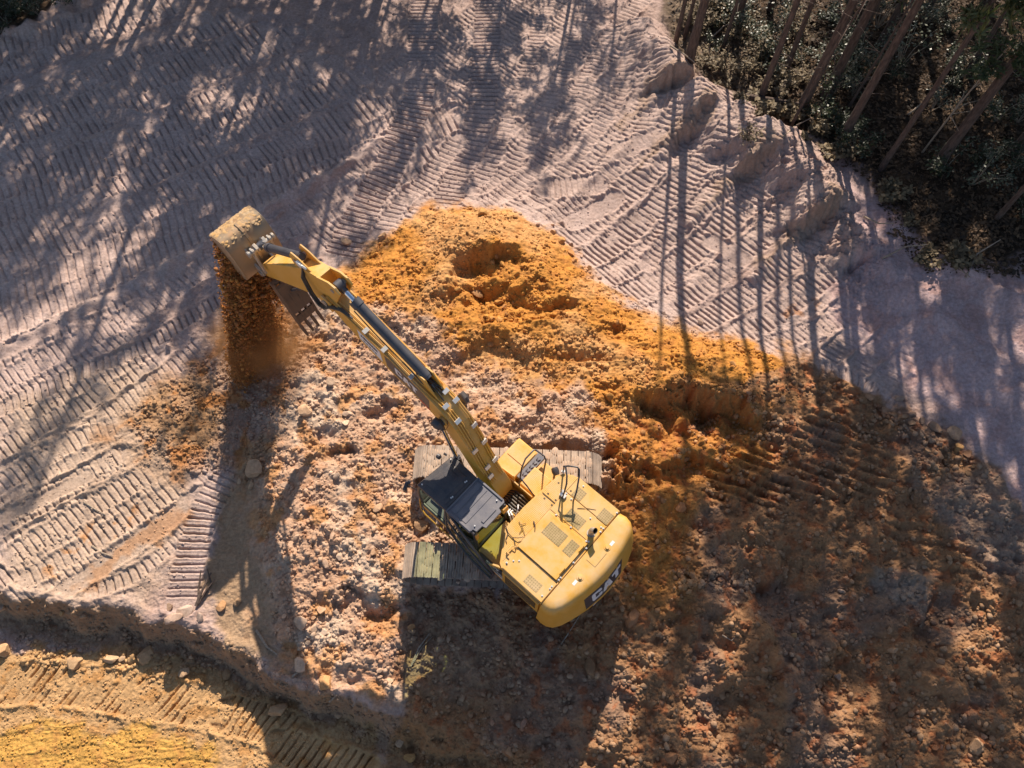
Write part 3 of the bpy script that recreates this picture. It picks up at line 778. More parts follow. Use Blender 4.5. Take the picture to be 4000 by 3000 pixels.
def ground_z(x, y):
    r = np.interp(y, Yr, np.arange(NR)); u = x / np.interp(y, Yr, HW)
    c = np.interp(u, Ur, np.arange(NC))
    i = int(min(r, NR - 2)); j = int(min(c, NC - 2)); a = r - i; b = c - j
    return float((Z[i, j] * (1 - b) + Z[i, j + 1] * b) * (1 - a) + (Z[i + 1, j] * (1 - b) + Z[i + 1, j + 1] * b) * a)
def ground_c(x, y):
    i = int(round(np.interp(y, Yr, np.arange(NR)))); j = int(round(np.interp(x / np.interp(y, Yr, HW), Ur, np.arange(NC))))
    return C[i, j].copy()
def on_ground(px, py, it=6):
    z = -0.4
    for _ in range(it):
        x, y = at(px, py, z); z = ground_z(x, y)
    return x, y, z

def grid_mesh(name, X_, Y_, Z_, mat):
    nr, nc = X_.shape
    co = np.empty((nr * nc, 3), np.float32); co[:, 0] = X_.ravel(); co[:, 1] = Y_.ravel(); co[:, 2] = Z_.ravel()
    idx = np.arange(nr * nc, dtype=np.int32).reshape(nr, nc)
    qd = np.stack([idx[:-1, :-1], idx[:-1, 1:], idx[1:, 1:], idx[1:, :-1]], -1).reshape(-1, 4)
    me = bpy.data.meshes.new(name)
    me.vertices.add(len(co)); me.vertices.foreach_set('co', co.ravel())
    me.loops.add(qd.size); me.loops.foreach_set('vertex_index', qd.ravel())
    me.polygons.add(len(qd)); me.polygons.foreach_set('loop_start', np.arange(0, qd.size, 4, dtype=np.int32))
    me.update(calc_edges=True)
    me.polygons.foreach_set('use_smooth', np.ones(len(qd), bool))
    me.materials.append(mat)
    return me
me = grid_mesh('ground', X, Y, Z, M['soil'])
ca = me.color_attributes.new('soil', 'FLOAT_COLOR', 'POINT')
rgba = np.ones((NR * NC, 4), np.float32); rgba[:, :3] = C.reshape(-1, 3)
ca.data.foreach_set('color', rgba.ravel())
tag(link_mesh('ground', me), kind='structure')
# ------------------------------------------------------------------ the excavator (local frame: x forward, y to its left, z up)
HEAD = 138.2
TRK = R(-2.5 - HEAD)
EXC = (-0.1, 5.75, 0.0)
ex = tag(empty('excavator', EXC, R(HEAD)), 'yellow tracked excavator with dark cab roof, boom raised and bucket tipping out soil', 'excavator')
BY = -0.08                                     # boom centre line

# --- undercarriage
def track_belt():
    b = MB(); Rr, half, width = .47, 2.06, .90
    per = 4 * half + 2 * math.pi * Rr; n = 58
    rnd = random.Random(4)
    for i in range(n):
        s = per * i / n
        if s < 2 * half: p = (-half + s, .5 + Rr); a = 0
        elif s < 2 * half + math.pi * Rr: t = (s - 2 * half) / Rr; p = (half + Rr * math.sin(t), .5 + Rr * math.cos(t)); a = t
        elif s < 4 * half + math.pi * Rr: p = (half - (s - 2 * half - math.pi * Rr), .5 - Rr); a = math.pi
        else: t = (s - 4 * half - math.pi * Rr) / Rr; p = (-half - Rr * math.sin(t), .5 - Rr * math.cos(t)); a = math.pi + t
        rot = Matrix.Rotation(a + rnd.uniform(-.02, .02), 3, 'Y')
        pl = per / n
        c = Vector((p[0], 0, p[1]))
        b.box(c, (pl - .022, width, .026), 0, rot)
        for off, h in ((-pl * .38, .032), (0.0, .026), (pl * .33, .026)):
            b.box(c + rot @ Vector((off, 0, .012 + h / 2)), (.022, width - .012, h), 0, rot)
        b.box(c + rot @ Vector((0, 0, -.06)), (pl * .9, .22, .09), 1, rot)
    return b
belt = None
for yy in (1.30, -1.36):
    if belt is None:
        belt = track_belt().build('track_belt', [M['shoe'], M['rust']], ex); o = belt
    else:
        o = belt.copy(); COL.objects.link(o); o.parent = ex
    o.rotation_euler = (0, 0, TRK)
    o.location = Matrix.Rotation(TRK, 3, 'Z') @ Vector((-.08, yy, 0))
    tb = o
    f = MB()
    f.bx(-1.9, 1.9, -.24, .24, .30, .74, 0)
    f.prism_xz([(-1.95, .42), (-1.6, .80), (1.6, .80), (1.95, .42), (1.6, .22), (-1.6, .22)], -.17, .17, 0)
    for k in range(8): f.cyl((-1.5 + k * .43, -.22, .13), (-1.5 + k * .43, .22, .13), .1, None, 12, 0)
    fo = f.build('track_frame', M['rust'], ex, .01)
    fo.rotation_euler = o.rotation_euler; fo.location = o.location
    for nm, xx, rr in (('sprocket', 2.06, .40), ('idler', -2.06, .40)):
        g = MB(); g.cyl((xx, -.10, .5), (xx, .10, .5), rr, None, 28); g.cyl((xx, -.2, .5), (xx, .2, .5), .2, None, 16)
        if nm == 'sprocket':
            for k in range(18):
                a = k * math.pi / 9; g.box((xx + .42 * math.cos(a), 0, .5 + .42 * math.sin(a)), (.07, .09, .07), 0, Matrix.Rotation(-a, 3, 'Y'))
        g.build(nm, M['rust'], fo, .008)
c = MB()
c.prism_xy([(-.95, -.7), (.95, -.7), (.95, .7), (-.95, .7)], .45, .86)
for sx in (-1, 1):
    for sy in (-1, 1):
        c.box((sx * .85, sy * .95, .62), (.5, .75, .34), 0, Matrix.Rotation(sx * sy * R(-18), 3, 'Z'))
co_ = c.build('car_body', M['yellow'], ex, .02); co_.rotation_euler = (0, 0, TRK)
MB().cyl((0, 0, .84), (0, 0, 1.10), .74, None, 40).build('swing_ring', M['rust'], ex)

def packed(seed, belt_o):
    b = MB(); q = random.Random(seed); v_, f_ = ico2_; v_ = v_.tolist(); f_ = f_.tolist()
    for _ in range(110):
        a = q.uniform(0, 6.28); r1_ = q.uniform(.03, .11); x = q.uniform(-2.3, 2.3); y = q.uniform(-.42, .42); z = .985 - .16 * max(0, abs(x) - 2.05) ** 2 * 8
        if abs(x) > 2.2: continue
        b.add([(x + p[0] * r1_ * q.uniform(.85, 1.15), y + p[1] * r1_ * 1.3 * q.uniform(.85, 1.15), z + p[2] * r1_ * .22) for p in v_], f_)
    o_ = b.build('packed_mud', M['caked2'], belt_o)
    o_['kind'] = 'stuff'
    return o_
_b = bmesh.new(); bmesh.ops.create_icosphere(_b, subdivisions=2, radius=1)
ico2_ = (np.array([q.co[:] for q in _b.verts]), np.array([[q.index for q in p.verts] for p in _b.faces])); _b.free()
M['caked2'] = painted('track_mud', (0.40, 0.29, 0.21), dust=(0.50, 0.35, 0.25), amount=.9, rough=.95, scale=6)
for k_i, o_ in enumerate([o for o in COL.objects if o.name.startswith('track_belt')]): packed(k_i + 50, o_)
# --- upper frame, hood, counterweight
fr_ = MB()
fr_.prism_xy([(-2.30, -1.46), (.9, -1.46), (.9, -.40), (.45, -.36), (.45, .30), (1.66, .36), (1.68, 1.42), (-2.30, 1.46)], 1.08, 1.30)
fr_.bx(-.45, .95, -.42, -.38, 1.30, 2.18); fr_.bx(-.45, .95, .22, .26, 1.30, 2.18)
fr_.prism_xz([(.05, 1.3), (.95, 1.3), (.66, 2.32), (.20, 2.42)], -.455, -.42); fr_.prism_xz([(.05, 1.3), (.95, 1.3), (.66, 2.32), (.20, 2.42)], .26, .295)
fr_.build('upper_frame', M['yellow'], ex, .012)
e_ = MB(); e_.bx(-.52, .10, -.40, .22, 1.31, 1.55); e_.cyl((-.3, -.2, 1.5), (-.1, .1, 1.9), .12); e_.bx(-.45, -.25, -.1, .18, 1.5, 2.0)
e_.build('valve_block', M['dark'], ex, .01)
hs = MB()
for k in range(7):
    a = random.Random(k).uniform
    y0 = -.30 + k * .075
    hs.tube([(-.5, y0, 1.9 + .03 * k), (-.25, y0 + .03, 2.12 - .02 * k), (.0, y0, 1.95), (.25, y0 * .7, 1.75)], .022, 8)
hs.build('hydraulic_hose', M['rubber'], ex)
hw_ = MB()
hw_.tube([(-.50, .42, 2.2), (-.38, .36, 2.36), (-.27, .30, 2.30), (-.24, .2, 2.12), (-.2, .12, 1.9)], .018, 8)
hw_.tube([(-.52, .36, 2.2), (-.41, .30, 2.33), (-.31, .26, 2.26), (-.3, .16, 2.1)], .018, 8)
hw_.tube([(-.50, .28, 2.25), (-.42, .10, 2.40), (-.35, .02, 2.35)], .014, 8)
hw_.build('wiring_loom', M['white'], ex)

hood_out = [(-1.08, 1.44), (-.98, 1.38), (-.52, .68), (-.50, .0), (-.55, -.70), (-.60, -1.10), (-.66, -1.30), (-.88, -1.44), (-1.12, -1.49), (-2.315, -1.49), (-2.315, 1.44)]
hd_ = MB(); hd_.prism_xy(hood_out, 1.30, 2.42)
hd_.bx(-2.30, -1.0, -1.485, -1.0, 2.42, 2.436); hd_.bx(-2.30, -1.10, .86, 1.42, 2.42, 2.436)
hd_.bx(-2.30, -1.02, -.97, -.40, 2.42, 2.432)
hd_.bx(-2.28, -1.15, 1.44, 1.49, 1.34, 2.36)                       # left door skin
hd_.prism_xy([(-1.10, 1.44), (-1.0, 1.48), (-.80, 1.555), (-.84, 1.50), (-.98, 1.43)], 2.24, 2.38)
hood = hd_.build('engine_hood', M['yellow'], ex, .022)
t_ = MB(); t_.prism_xy([(-1.0, 1.30), (-.55, .64), (-.53, .0), (-.58, -.56), (-1.0, -.56)], 2.418, 2.428)
t_.prism_xy([(-1.0, -.60), (-.585, -.60), (-.63, -1.1), (-.69, -1.27), (-.88, -1.41), (-1.0, -1.43)], 2.418, 2.428)
t_.build('walkway_plate', M['tread'], hood)
d_ = MB()
d_.bx(-2.335, -2.305, -1.46, 1.42, 1.35, 2.40); d_.bx(-1.02, -.62, -.592, -.572, 2.425, 2.430)
d_.bx(-2.28, -1.02, .825, .855, 2.425, 2.434); d_.bx(-2.275, -2.25, -.33, .86, 2.425, 2.434)
d_.bx(-2.31, -1.12, -1.495, -1.488, 2.36, 2.425); d_.bx(-1.02, -1.01, -1.44, -1.0, 2.437, 2.44)
d_.bx(-2.30, -1.10, 1.432, 1.445, 2.425, 2.4385)
for k in range(6): d_.bx(-2.20 if k else -2.05, -1.24, 1.489, 1.496, 1.44 + k * .14, 1.52 + k * .14)
d_.cyl((-1.98, 1.47, 2.19), (-1.98, 1.497, 2.19), .07, None, 20)
for hx, hy in ((-.74, -1.04), (-.73, -.66), (-.74, -.51), (-.97, -.66), (-.98, -.50), (-1.13, 1.3), (-1.1, -1.08)):
    d_.cyl((hx, hy, 2.427), (hx, hy, 2.4305 if hx > -1 else 2.4385), .026, None, 14)
d_.build('panel_gap', M['dark'], hood)
ht = MB(); ht.bx(-2.235, -1.03, -.335, .81, 2.43, 2.462)
hat = ht.build('hood_hatch', M['yellow'], hood, .010)
for yy in (.55, -.15):
    hh_ = MB(); hh_.tube([(-2.20, yy - .09, 2.462), (-2.20, yy - .09, 2.487), (-2.20, yy + .09, 2.487), (-2.20, yy + .09, 2.462)], .011, 8); hh_.build('hatch_handle', M['yellow'], hat)
def vent(x0, x1, y0, y1, z, par):
    v = MB(); v.bx(x0, x1, y0, y1, z, z + .006)
    nx = int((x1 - x0) / .05); ny = int((y1 - y0) / .05)
    for i in range(nx):
        for j in range(ny):
            v.box((x0 + (i + .5) * (x1 - x0) / nx, y0 + (j + .5) * (y1 - y0) / ny, z + .0075), (.026, .026, .003), 1)
    return v.build('vent_grille', [M['vent'], M['dark2']], par, 0, 0)
M['dark2'] = painted('vent_hole', (0.22, 0.155, 0.055), rough=0.8, amount=.4)
vent(-1.77, -1.23, -.18, .18, 2.462, hat); vent(-2.13, -1.885, -.18, .19, 2.462, hat)
vent(-1.86, -1.38, -.76, -.45, 2.432, hood); vent(-2.28, -1.97, -1.30, -.99, 2.436, hood)
vent(-1.43, -1.16, -1.30, -1.02, 2.436, hood); vent(-2.07, -1.67, 1.10, 1.33, 2.436, hood)
bm0 = MB(); bm0.cyl((0, 0, 0), (0, 0, .012), .024, None, 14); bm0.cyl((0, 0, .012), (0, 0, .032), .016, .014, 6)
bme = bm0.mesh('bolt', M['bolt'])
for bx_, by_ in ((-1.10, 1.27), (-1.29, 1.04), (-2.27, .22), (-2.28, -.24), (-2.17, -.37), (-2.22, -.40), (-2.27, .76), (-2.27, .69), (-2.25, .98), (-2.25, 1.05), (-2.22, 1.29), (-2.22, -.87), (-2.31 + .03, -.77), (-2.28, -.88), (-1.89, -.87), (-1.22, -.385), (-1.68, -.385), (-1.06, -.96), (-1.24, -.93), (-1.25, -1.38), (-2.28, -1.40), (-1.19, 1.13)):
    b_ = link_mesh('bolt', bme, hood); b_.location = (bx_, by_, 2.43)
gh = MB(); gh.tube([(-.94, 1.09, 2.43), (-.94, 1.09, 2.50), (-.94, .89, 2.50), (-1.03, .87, 2.50), (-1.04, .87, 2.43)], .014, 8); gh.tube([(-.94, 1.09, 2.50), (-1.03, 1.09, 2.5)], .014, 8)
gh.build('grab_handle', M['yellow'], hood)
x_ = MB(); x_.tube([(-2.13, -.60, 2.43), (-2.13, -.60, 2.66), (-2.15, -.60, 2.74), (-2.21, -.61, 2.80)], .075, 18, 0, False); x_.tube([(-2.13, -.60, 2.45), (-2.13, -.60, 2.66), (-2.15, -.60, 2.735), (-2.20, -.61, 2.79)], .062, 18, 1, False)
x_.cyl((-2.13, -.6, 2.43), (-2.13, -.6, 2.45), .105, None, 20)
x_.build('exhaust_pipe', [M['steel'], M['dark']], ex)
lr = MB(); lr.bx(-.98, -.34, .46, 1.44, 1.30, 2.12); lr.build('side_deck', M['yellow'], ex, .015)
tp = MB(); tp.prism_xy([(-.42, 1.38), (-.80, 1.38), (-.62, 1.02)], 2.12, 2.135); tp.cyl((-.58, 1.25, 2.13), (-.58, 1.25, 2.16), .018); tp.cyl((-.66, 1.30, 2.13), (-.66, 1.30, 2.16), .018)
tp.build('mounting_plate', M['yellow'], ex)
# counterweight
cwo = [(-2.335, 1.50), (-2.45, 1.515), (-2.58, 1.49), (-2.69, 1.41), (-2.78, 1.25), (-2.86, 1.0), (-2.955, .62), (-3.02, .2), (-3.04, -.1), (-3.03, -.45), (-2.98, -.85), (-2.90, -1.15), (-2.80, -1.38), (-2.66, -1.50), (-2.50, -1.535), (-2.335, -1.50)]
def cring(inset, z):
    out = []
    for x, y in cwo:
        k = 1 - inset / .72; out.append((-2.335 + (x + 2.335) * k, y * (1 - (inset if inset > 0 else inset * .4) / 1.5), z))
    return out
cwm = MB(); cwm.loft([cring(.06, .98), cring(-.12, 1.01), cring(-.19, 1.10), cring(-.22, 1.28), cring(-.21, 1.34), cring(-.20, 1.40), cring(-.17, 1.55), cring(-.105, 1.85), cring(-.05, 2.10), cring(.0, 2.24), cring(.04, 2.34), cring(.09, 2.40), cring(.16, 2.436), cring(.30, 2.445)])
cw = cwm.build('counterweight', M['yellow'], ex, 0, 50)
for cx_, cy_ in ((-2.64, -.58), (-2.61, .39)):
    k_ = MB(); k_.cyl((cx_, cy_, 2.44), (cx_, cy_, 2.458), .085, .08, 24); k_.cyl((cx_, cy_, 2.455), (cx_, cy_, 2.49), .05, .042, 20)
    k_.build('lifting_eye_cap', M['yellow'], cw, .004)
for sx_, sy_ in ((-2.66, -.74), (-2.59, .56)): MB().box((sx_, sy_, 2.447), (.07, .13, .003)).build('warning_sticker', M['white'], cw)
g_ = MB(); g_.bx(-2.70, -2.45, -.035, -.025, 2.444, 2.4475); g_.bx(-2.72, -2.71, -.46, -.02, 2.444, 2.4475); g_.build('access_cover_edge', M['dark'], cw)
cwx = sorted([(y, x) for x, y in cwo[2:-2]])
def rear_x(y): return float(np.interp(y, [p[0] for p in cwx], [p[1] for p in cwx]))
def rear_poly(b, pts, off, m):
    """flat outline (u across the rear, v up) laid on the curved rear face"""
    us = [p[0] for p in pts]
    V = []
    for u, v in pts: V.append((rear_x(-u) - off - float(np.interp(v, [1.10, 1.28, 1.34, 1.40, 1.55, 1.85, 2.10, 2.24], [.188, .218, .208, .198, .168, .104, .050, .001])), -u, v))
    n = len(pts); V2 = [(x + .012, y, z) for x, y, z in V]
    b.add(V + V2, [tuple(range(n)), tuple(range(2 * n - 1, n - 1, -1))] + [(i, (i + 1) % n, n + (i + 1) % n, n + i) for i in range(n)], m)
CATL = {   # heavy lettering, unit box 0..1
 'C': [[(.16, 0), (.85, 0), (.97, .12), (.97, .38), (.66, .38), (.66, .24), (.36, .24), (.36, .76), (.66, .76), (.66, .64), (.97, .64), (.97, .88), (.85, 1), (.16, 1), (.04, .88), (.04, .12)]],
 'A': [[(0, 0), (.33, 0), (.41, .22), (.62, .22), (.62, .42), (.46, .42), (.50, .72), (.66, 0), (1.02, 0), (.74, 1), (.30, 1)]],
 'T': [[(.34, 0), (.68, 0), (.68, .74), (1.0, .74), (1.0, 1), (0, 1), (0, .74), (.34, .74)]]}
def cat_word(place, b, u0, v0, wl, h, m, mtri):
    for i, ch in enumerate('CAT'):
        for P in CATL[ch]: place(b, [(u0 + (i * 1.03 + p[0]) * wl, v0 + p[1] * h) for p in P], m)
    place(b, [(u0 + 1.16 * wl, v0 - .10 * h), (u0 + 2.02 * wl, v0 - .10 * h), (u0 + 1.62 * wl, v0 + .40 * h)], mtri)
lg = MB()
for i in range(8):
    ua, ub = -.66 + i * 1.36 / 8, -.66 + (i + 1) * 1.36 / 8
    t0, t1 = (0.07 if i == 0 else 0), (0.10 if i == 7 else 0)
    rear_poly(lg, [(ua, 1.46), (ub - t1, 1.46), (ub, 2.12), (ua + t0 * 0, 2.12)], .004, 0)
cat_word(lambda b, P, m: rear_poly(b, P, .008 if m == 1 else .006, m), lg, -.46, 1.60, .345, .42, 1, 2)
lg.build('name_plate', [M['black'], M['white'], M['yellow']], cw, 0, 0)
rs_ = MB(); rear_poly(rs_, [(-.45, 1.24), (.45, 1.24), (.45, 1.28), (-.45, 1.28)], .004, 0); rs_.build('reflector_strip', M['white'], cw, 0, 0)
# left side decal (behind the folded-back cab door)
sd = MB()
sd.bx(-1.13, -.40, 1.462, 1.472, 1.72, 2.20, 0); sd.bx(-1.13, -.40, 1.463, 1.474, 1.42, 1.71, 1); sd.bx(-1.13, -.40, 1.463, 1.473, 1.34, 1.415, 3)
def side_place(y):
    def f(b, P, m):
        yy = y + (.003 if m == 1 else .0015); n = len(P)
        V = [(-u, yy, v) for u, v in P]; V2 = [(-u, y - .006, v) for u, v in P]
        b.add(V + V2, [tuple(range(n)), tuple(range(2 * n - 1, n - 1, -1))] + [(i, (i + 1) % n, n + (i + 1) % n, n + i) for i in range(n)], m)
    return f
cat_word(side_place(1.473), sd, .62, 1.84, .135, .20, 1, 2)
sdo = sd.build('side_decal', [M['black'], M['white'], M['yellow'], M['orangepaint']], ex, 0, 0)
def lettering(body, size, parent, loc, rot, mat, shear=.0, bold=.006):
    me_ = text_mesh(body, size, shear, bold); me_.materials.clear(); me_.materials.append(mat)
    o_ = link_mesh('lettering', me_, parent); o_.location = loc; o_.rotation_euler = rot
    return o_
lettering('HENDRIX', .135, sdo, (-.82, 1.477, 1.60), (R(90), 0, R(180)), M['black'])
# --- right front: tool box, tank, steps
tb_ = MB(); tb_.bx(.27, .93, -1.47, -.47, 1.30, 1.87)
tbo = tb_.build('tool_box', M['yellow'], ex, .04)
tl = MB(); tl.bx(.30, .86, -1.40, -.93, 1.868, 1.886); tl.build('tool_box_lid', M['yellow'], tbo, .008)
tk = MB(); tk.bx(-.50, .06, -1.10, -.50, 1.30, 2.0); tk.build('fuel_tank', M['tread'], ex, .03)
t2 = MB(); t2.bx(-.50, .02, -1.47, -1.11, 1.30, 1.66); t2.build('lower_step_deck', M['tread'], ex, .02)
st = MB(); st.bx(.045, .26, -1.46, -.62, 1.80, 1.93)
for k in range(5):
    for s2 in (-1, 1): st.box((.15 + s2 * .035, -.78 - k * .135, 1.945), (.03, .085, .03), 0, Matrix.Rotation(R(20 * s2), 3, 'Z'))
st.build('tread_step', M['roofpl'], ex, .008)
wl_ = MB(); wl_.cyl((-.42, -1.30, 1.62), (-.42, -1.30, 2.0), .03); wl_.tube([(-.50, -1.28, 2.02), (-.42, -1.33, 2.05), (-.34, -1.38, 2.06)], [.07, .10, .085], 14)
wl_.build('work_lamp', M['black'], ex)
r1 = MB(); r1.tube([(.02, -.44, 2.0), (.04, -.50, 2.55), (.10, -.62, 2.86), (.16, -.82, 2.96), (.16, -1.12, 2.96), (.13, -1.17, 2.93), (-.12, -1.19, 2.90), (-.20, -1.17, 2.80), (-.22, -1.12, 2.55), (-.24, -1.06, 2.0)], .021, 10)
r1.tube([(.03, -.49, 2.5), (-.24, -.45, 2.46), (-.50, -.44, 2.2)], .019, 10)
r1.build('handrail', M['black'], ex)
r2 = MB()
r2.tube([(-.64, -1.33, 2.43), (-.66, -1.30, 2.95), (-.68, -1.24, 3.10), (-.77, -1.30, 3.18), (-.95, -1.42, 3.18), (-1.02, -1.42, 3.12), (-1.10, -1.33, 3.02), (-1.28, -1.03, 2.88), (-1.31, -.95, 2.80), (-1.31, -.92, 2.44)], .021, 10)
r2.tube([(-.72, -1.26, 3.16), (-.90, -1.10, 3.12), (-1.00, -.98, 3.02), (-1.05, -.86, 2.75), (-1.06, -.80, 2.44)], .021, 10)
r2.build('handrail', M['black'], ex)
br_ = MB(); br_.box((-1.03, -.86, 2.47), (.16, .10, .05)); br_.cyl((-1.0, -.90, 2.5), (-.94, -.95, 2.5), .03); br_.build('rail_bracket', M['bolt'], ex)
MB().box((-.64, -1.33, 2.47), (.08, .08, .06)).build('rail_bracket', M['bolt'], ex)

# --- cab
cab = MB()
cab.bx(-.28, 1.68, .37, 1.41, 1.30, 1.42); cab.bx(-.28, .06, .37, 1.40, 1.42, 1.62)
cabo = cab.build('cab', M['black'], ex, .012)
def posts(b, seqs, r):
    for s in seqs: b.tube(s, r, 8)
pc = MB()
AL = [(1.68, 1.40, 1.42), (1.72, 1.40, 1.95), (1.68, 1.40, 2.5), (1.56, 1.39, 3.03)]
AR = [(1.66, .38, 1.42), (1.68, .38, 1.95), (1.62, .38, 2.5), (1.48, .38, 3.03)]
posts(pc, [AL, AR], .035)
posts(pc, [[(.70, 1.40, 1.42), (.66, 1.40, 2.2), (.62, 1.38, 3.03)], [(.70, .38, 1.42), (.62, .38, 3.03)], [(-.26, 1.38, 2.0), (-.18, 1.37, 3.03)], [(-.26, .40, 2.0), (-.26, .40, 3.03)]], .045)
posts(pc, [[(1.56, 1.39, 3.03), (-.18, 1.37, 3.03), (-.26, .40, 3.03), (1.48, .38, 3.03), (1.56, 1.39, 3.03)], [(1.68, 1.40, 1.42), (-.26, 1.40, 1.42)], [(1.68, 1.40, 1.42), (1.66, .38, 1.42)], [(-.26, 1.38, 2.05), (-.26, .40, 2.05)]], .04)
pc.build('cab_frame', M['black'], cabo)
yt = MB(); yt.tube([(1.72, 1.38, 2.0), (1.72, 1.44, 1.62), (1.62, 1.53, 1.40), (1.45, 1.56, 1.34), (.46, 1.56, 1.32)], .022, 8); yt.build('cab_sill', M['orangepaint'], cabo)
def pane(name, pts_a, pts_b, mat=None, th=.006):
    b = MB(); n = len(pts_a); V = [tuple(p) for p in pts_a] + [tuple(p) for p in pts_b]
    b.add(V, [(i, i + 1, n + i + 1, n + i) for i in range(n - 1)])
    o = b.build(name, mat or M['glass'], cabo)
    return o
pane('windscreen', AL, AR)
pane('side_window', [(.70, .38, 1.5), (.62, .38, 3.0)], [(1.64, .38, 1.5), (1.5, .38, 3.0)])
pane('side_window', [(-.24, .39, 1.66), (-.24, .39, 3.0)], [(.66, .38, 1.66), (.62, .38, 3.0)])
pane('rear_window', [(-.28, 1.36, 2.1), (-.24, 1.36, 3.0)], [(-.28, .42, 2.1), (-.28, .42, 3.0)])
pane('side_window', [(.64, 1.405, 1.5), (.60, 1.385, 3.0)], [(-.24, 1.395, 1.5), (-.18, 1.375, 3.0)])
se = MB(); se.bx(.45, .95, .68, 1.12, 1.62, 1.80); se.box((.42, .90, 2.10), (.14, .46, .65), 0, Matrix.Rotation(R(-10), 3, 'Y')); se.bx(.45, .95, .50, .64, 1.5, 1.98); se.bx(.45, .95, 1.16, 1.28, 1.5, 1.95); se.bx(1.3, 1.4, .7, .8, 1.42, 1.9); se.bx(1.3, 1.4, 1.0, 1.1, 1.42, 1.9)
se.build('operator_seat', M['seat'], cabo, .04)
fm = MB(); fm.bx(.4, 1.62, .45, 1.36, 1.42, 1.44); fm.bx(1.25, 1.6, .6, 1.2, 1.44, 1.50); fm.build('floor_mat', M['roofpl'], cabo, .01)
# roof: front hatch and rear cover
rf = MB(); rf.loft([[(1.64, 1.43, 3.02), (1.52, .35, 3.02), (1.36, .31, 3.02), (.66, .33, 3.02), (.66, 1.43, 3.02)], [(1.60, 1.41, 3.085), (1.48, .37, 3.085), (1.34, .33, 3.085), (.66, .35, 3.085), (.66, 1.41, 3.085)]])
rf.loft([[(1.48, 1.28, 3.085), (1.40, .48, 3.085), (.86, .48, 3.085), (.86, 1.28, 3.085)], [(1.45, 1.25, 3.105), (1.37, .51, 3.105), (.89, .51, 3.105), (.89, 1.25, 3.105)]])
rf.loft([[(1.36, 1.12, 3.105), (1.31, .62, 3.105), (1.0, .62, 3.105), (1.0, 1.12, 3.105)], [(1.34, 1.10, 3.118), (1.29, .64, 3.118), (1.02, .64, 3.118), (1.02, 1.10, 3.118)]])
for yy in (.60, .72, .84, .96, 1.08): rf.bx(1.04, 1.27, yy - .006, yy + .006, 3.118, 3.128)
for xx in (.70, .78): rf.bx(xx - .012, xx + .012, .45, 1.32, 3.085, 3.10)
ro = rf.build('roof_hatch', M['black'], cabo, .015)  # black instead of the cover's grey plastic: boom shade put into the colour
rr_ = MB(); rr_.prism_xy([(.655, .32), (.655, 1.435), (-.10, 1.435), (-.115, 1.33), (-.21, 1.31), (-.22, 1.13), (-.315, 1.10), (-.315, .58), (-.22, .55), (-.22, .36), (-.16, .32)], 3.02, 3.10)
for k in range(3): rr_.bx(.10 + k * .17, .235 + k * .17, .42, 1.34, 3.10, 3.112)
rr_.bx(-.20, -.12, .62, 1.06, 3.10, 3.12); rr_.bx(.62, .66, .33, 1.43, 3.10, 3.125); rr_.bx(.60, -.10, 1.385, 1.42, 3.1, 3.13); rr_.bx(.60, -.15, .34, .375, 3.1, 3.13)
rr_.build('roof_cover', M['roofpl'], cabo, .012)
sw = MB()
for p in ((1.52, 1.34), (1.45, .43), (.78, 1.12), (.77, 1.08), (.80, .62), (.79, .58), (-.09, 1.24), (-.06, .45)): sw.cyl((p[0], p[1], 3.085), (p[0], p[1], 3.135), .018, None, 10)
sw.build('roof_screw', M['bolt'], ro)
yc = MB(); yc.box((-.29, .44, 2.90), (.10, .17, .26)); yc.box((-.22, 1.34, 2.80), (.08, .10, .4)); yc.build('yellow_pillar_cap', M['orangepaint'], cabo, .02)
# door folded back along the left side
def dpt(t): return (.74 - 1.70 * t, 1.44 + .17 * math.sin(t * 2.0) + .05 * t)
top = []; bot = []
for i in range(9):
    t = i / 8; x, y = dpt(t)
    top.append((x, y - .06, 3.0 - 1.1 * max(0, (t - .25) / .75) ** 1.6)); bot.append((x + .05, y, 1.44))
dg = MB(); dg.add(top + bot, [(i, i + 1, 9 + i + 1, 9 + i) for i in range(8)])
doro = MB(); doro.tube(top + bot[::-1] + [top[0]], .032, 8); doro.tube([(a + b) * 0.5 for a, b in zip(map(Vector, top), map(Vector, bot))], .028, 8); doro.box(((top[6][0] + bot[6][0]) / 2, top[6][1] + .08, 1.72), (.22, .03, .07))
door = doro.build('cab_door', M['black'], cabo)
dgo = dg.build('door_glass', M['glass'], cabo)
dl = MB(); V = bot + [(a[0] * .2 + b[0] * .8, a[1] * .2 + b[1] * .8, a[2] * .2 + b[2] * .8) for a, b in zip(top, bot)]
dl.add(V, [(i, i + 1, 9 + i + 1, 9 + i) for i in range(8)]); dl.build('door_lower_panel', M['black'], cabo)
mr = MB(); mr.tube([(1.70, 1.42, 2.5), (1.76, 1.50, 2.8), (1.86, 1.58, 2.9)], .016, 8); mr.box((1.84, 1.60, 2.9), (.07, .22, .16), 0, Matrix.Rotation(R(25), 3, 'Z')); mr.cyl((1.86, 1.47, 2.92), (1.83, 1.49, 2.98), .05, .04, 12)
mr.build('side_mirror', M['black'], cabo, .01)
ll = MB(); ll.tube([(1.62, .40, 3.03), (1.70, .42, 3.06)], .03, 8); ll.tube([(1.70, .55, 3.02), (1.74, .56, 3.06), (1.79, .57, 3.06)], [.05, .07, .055], 12); ll.build('roof_lamp', M['black'], cabo)

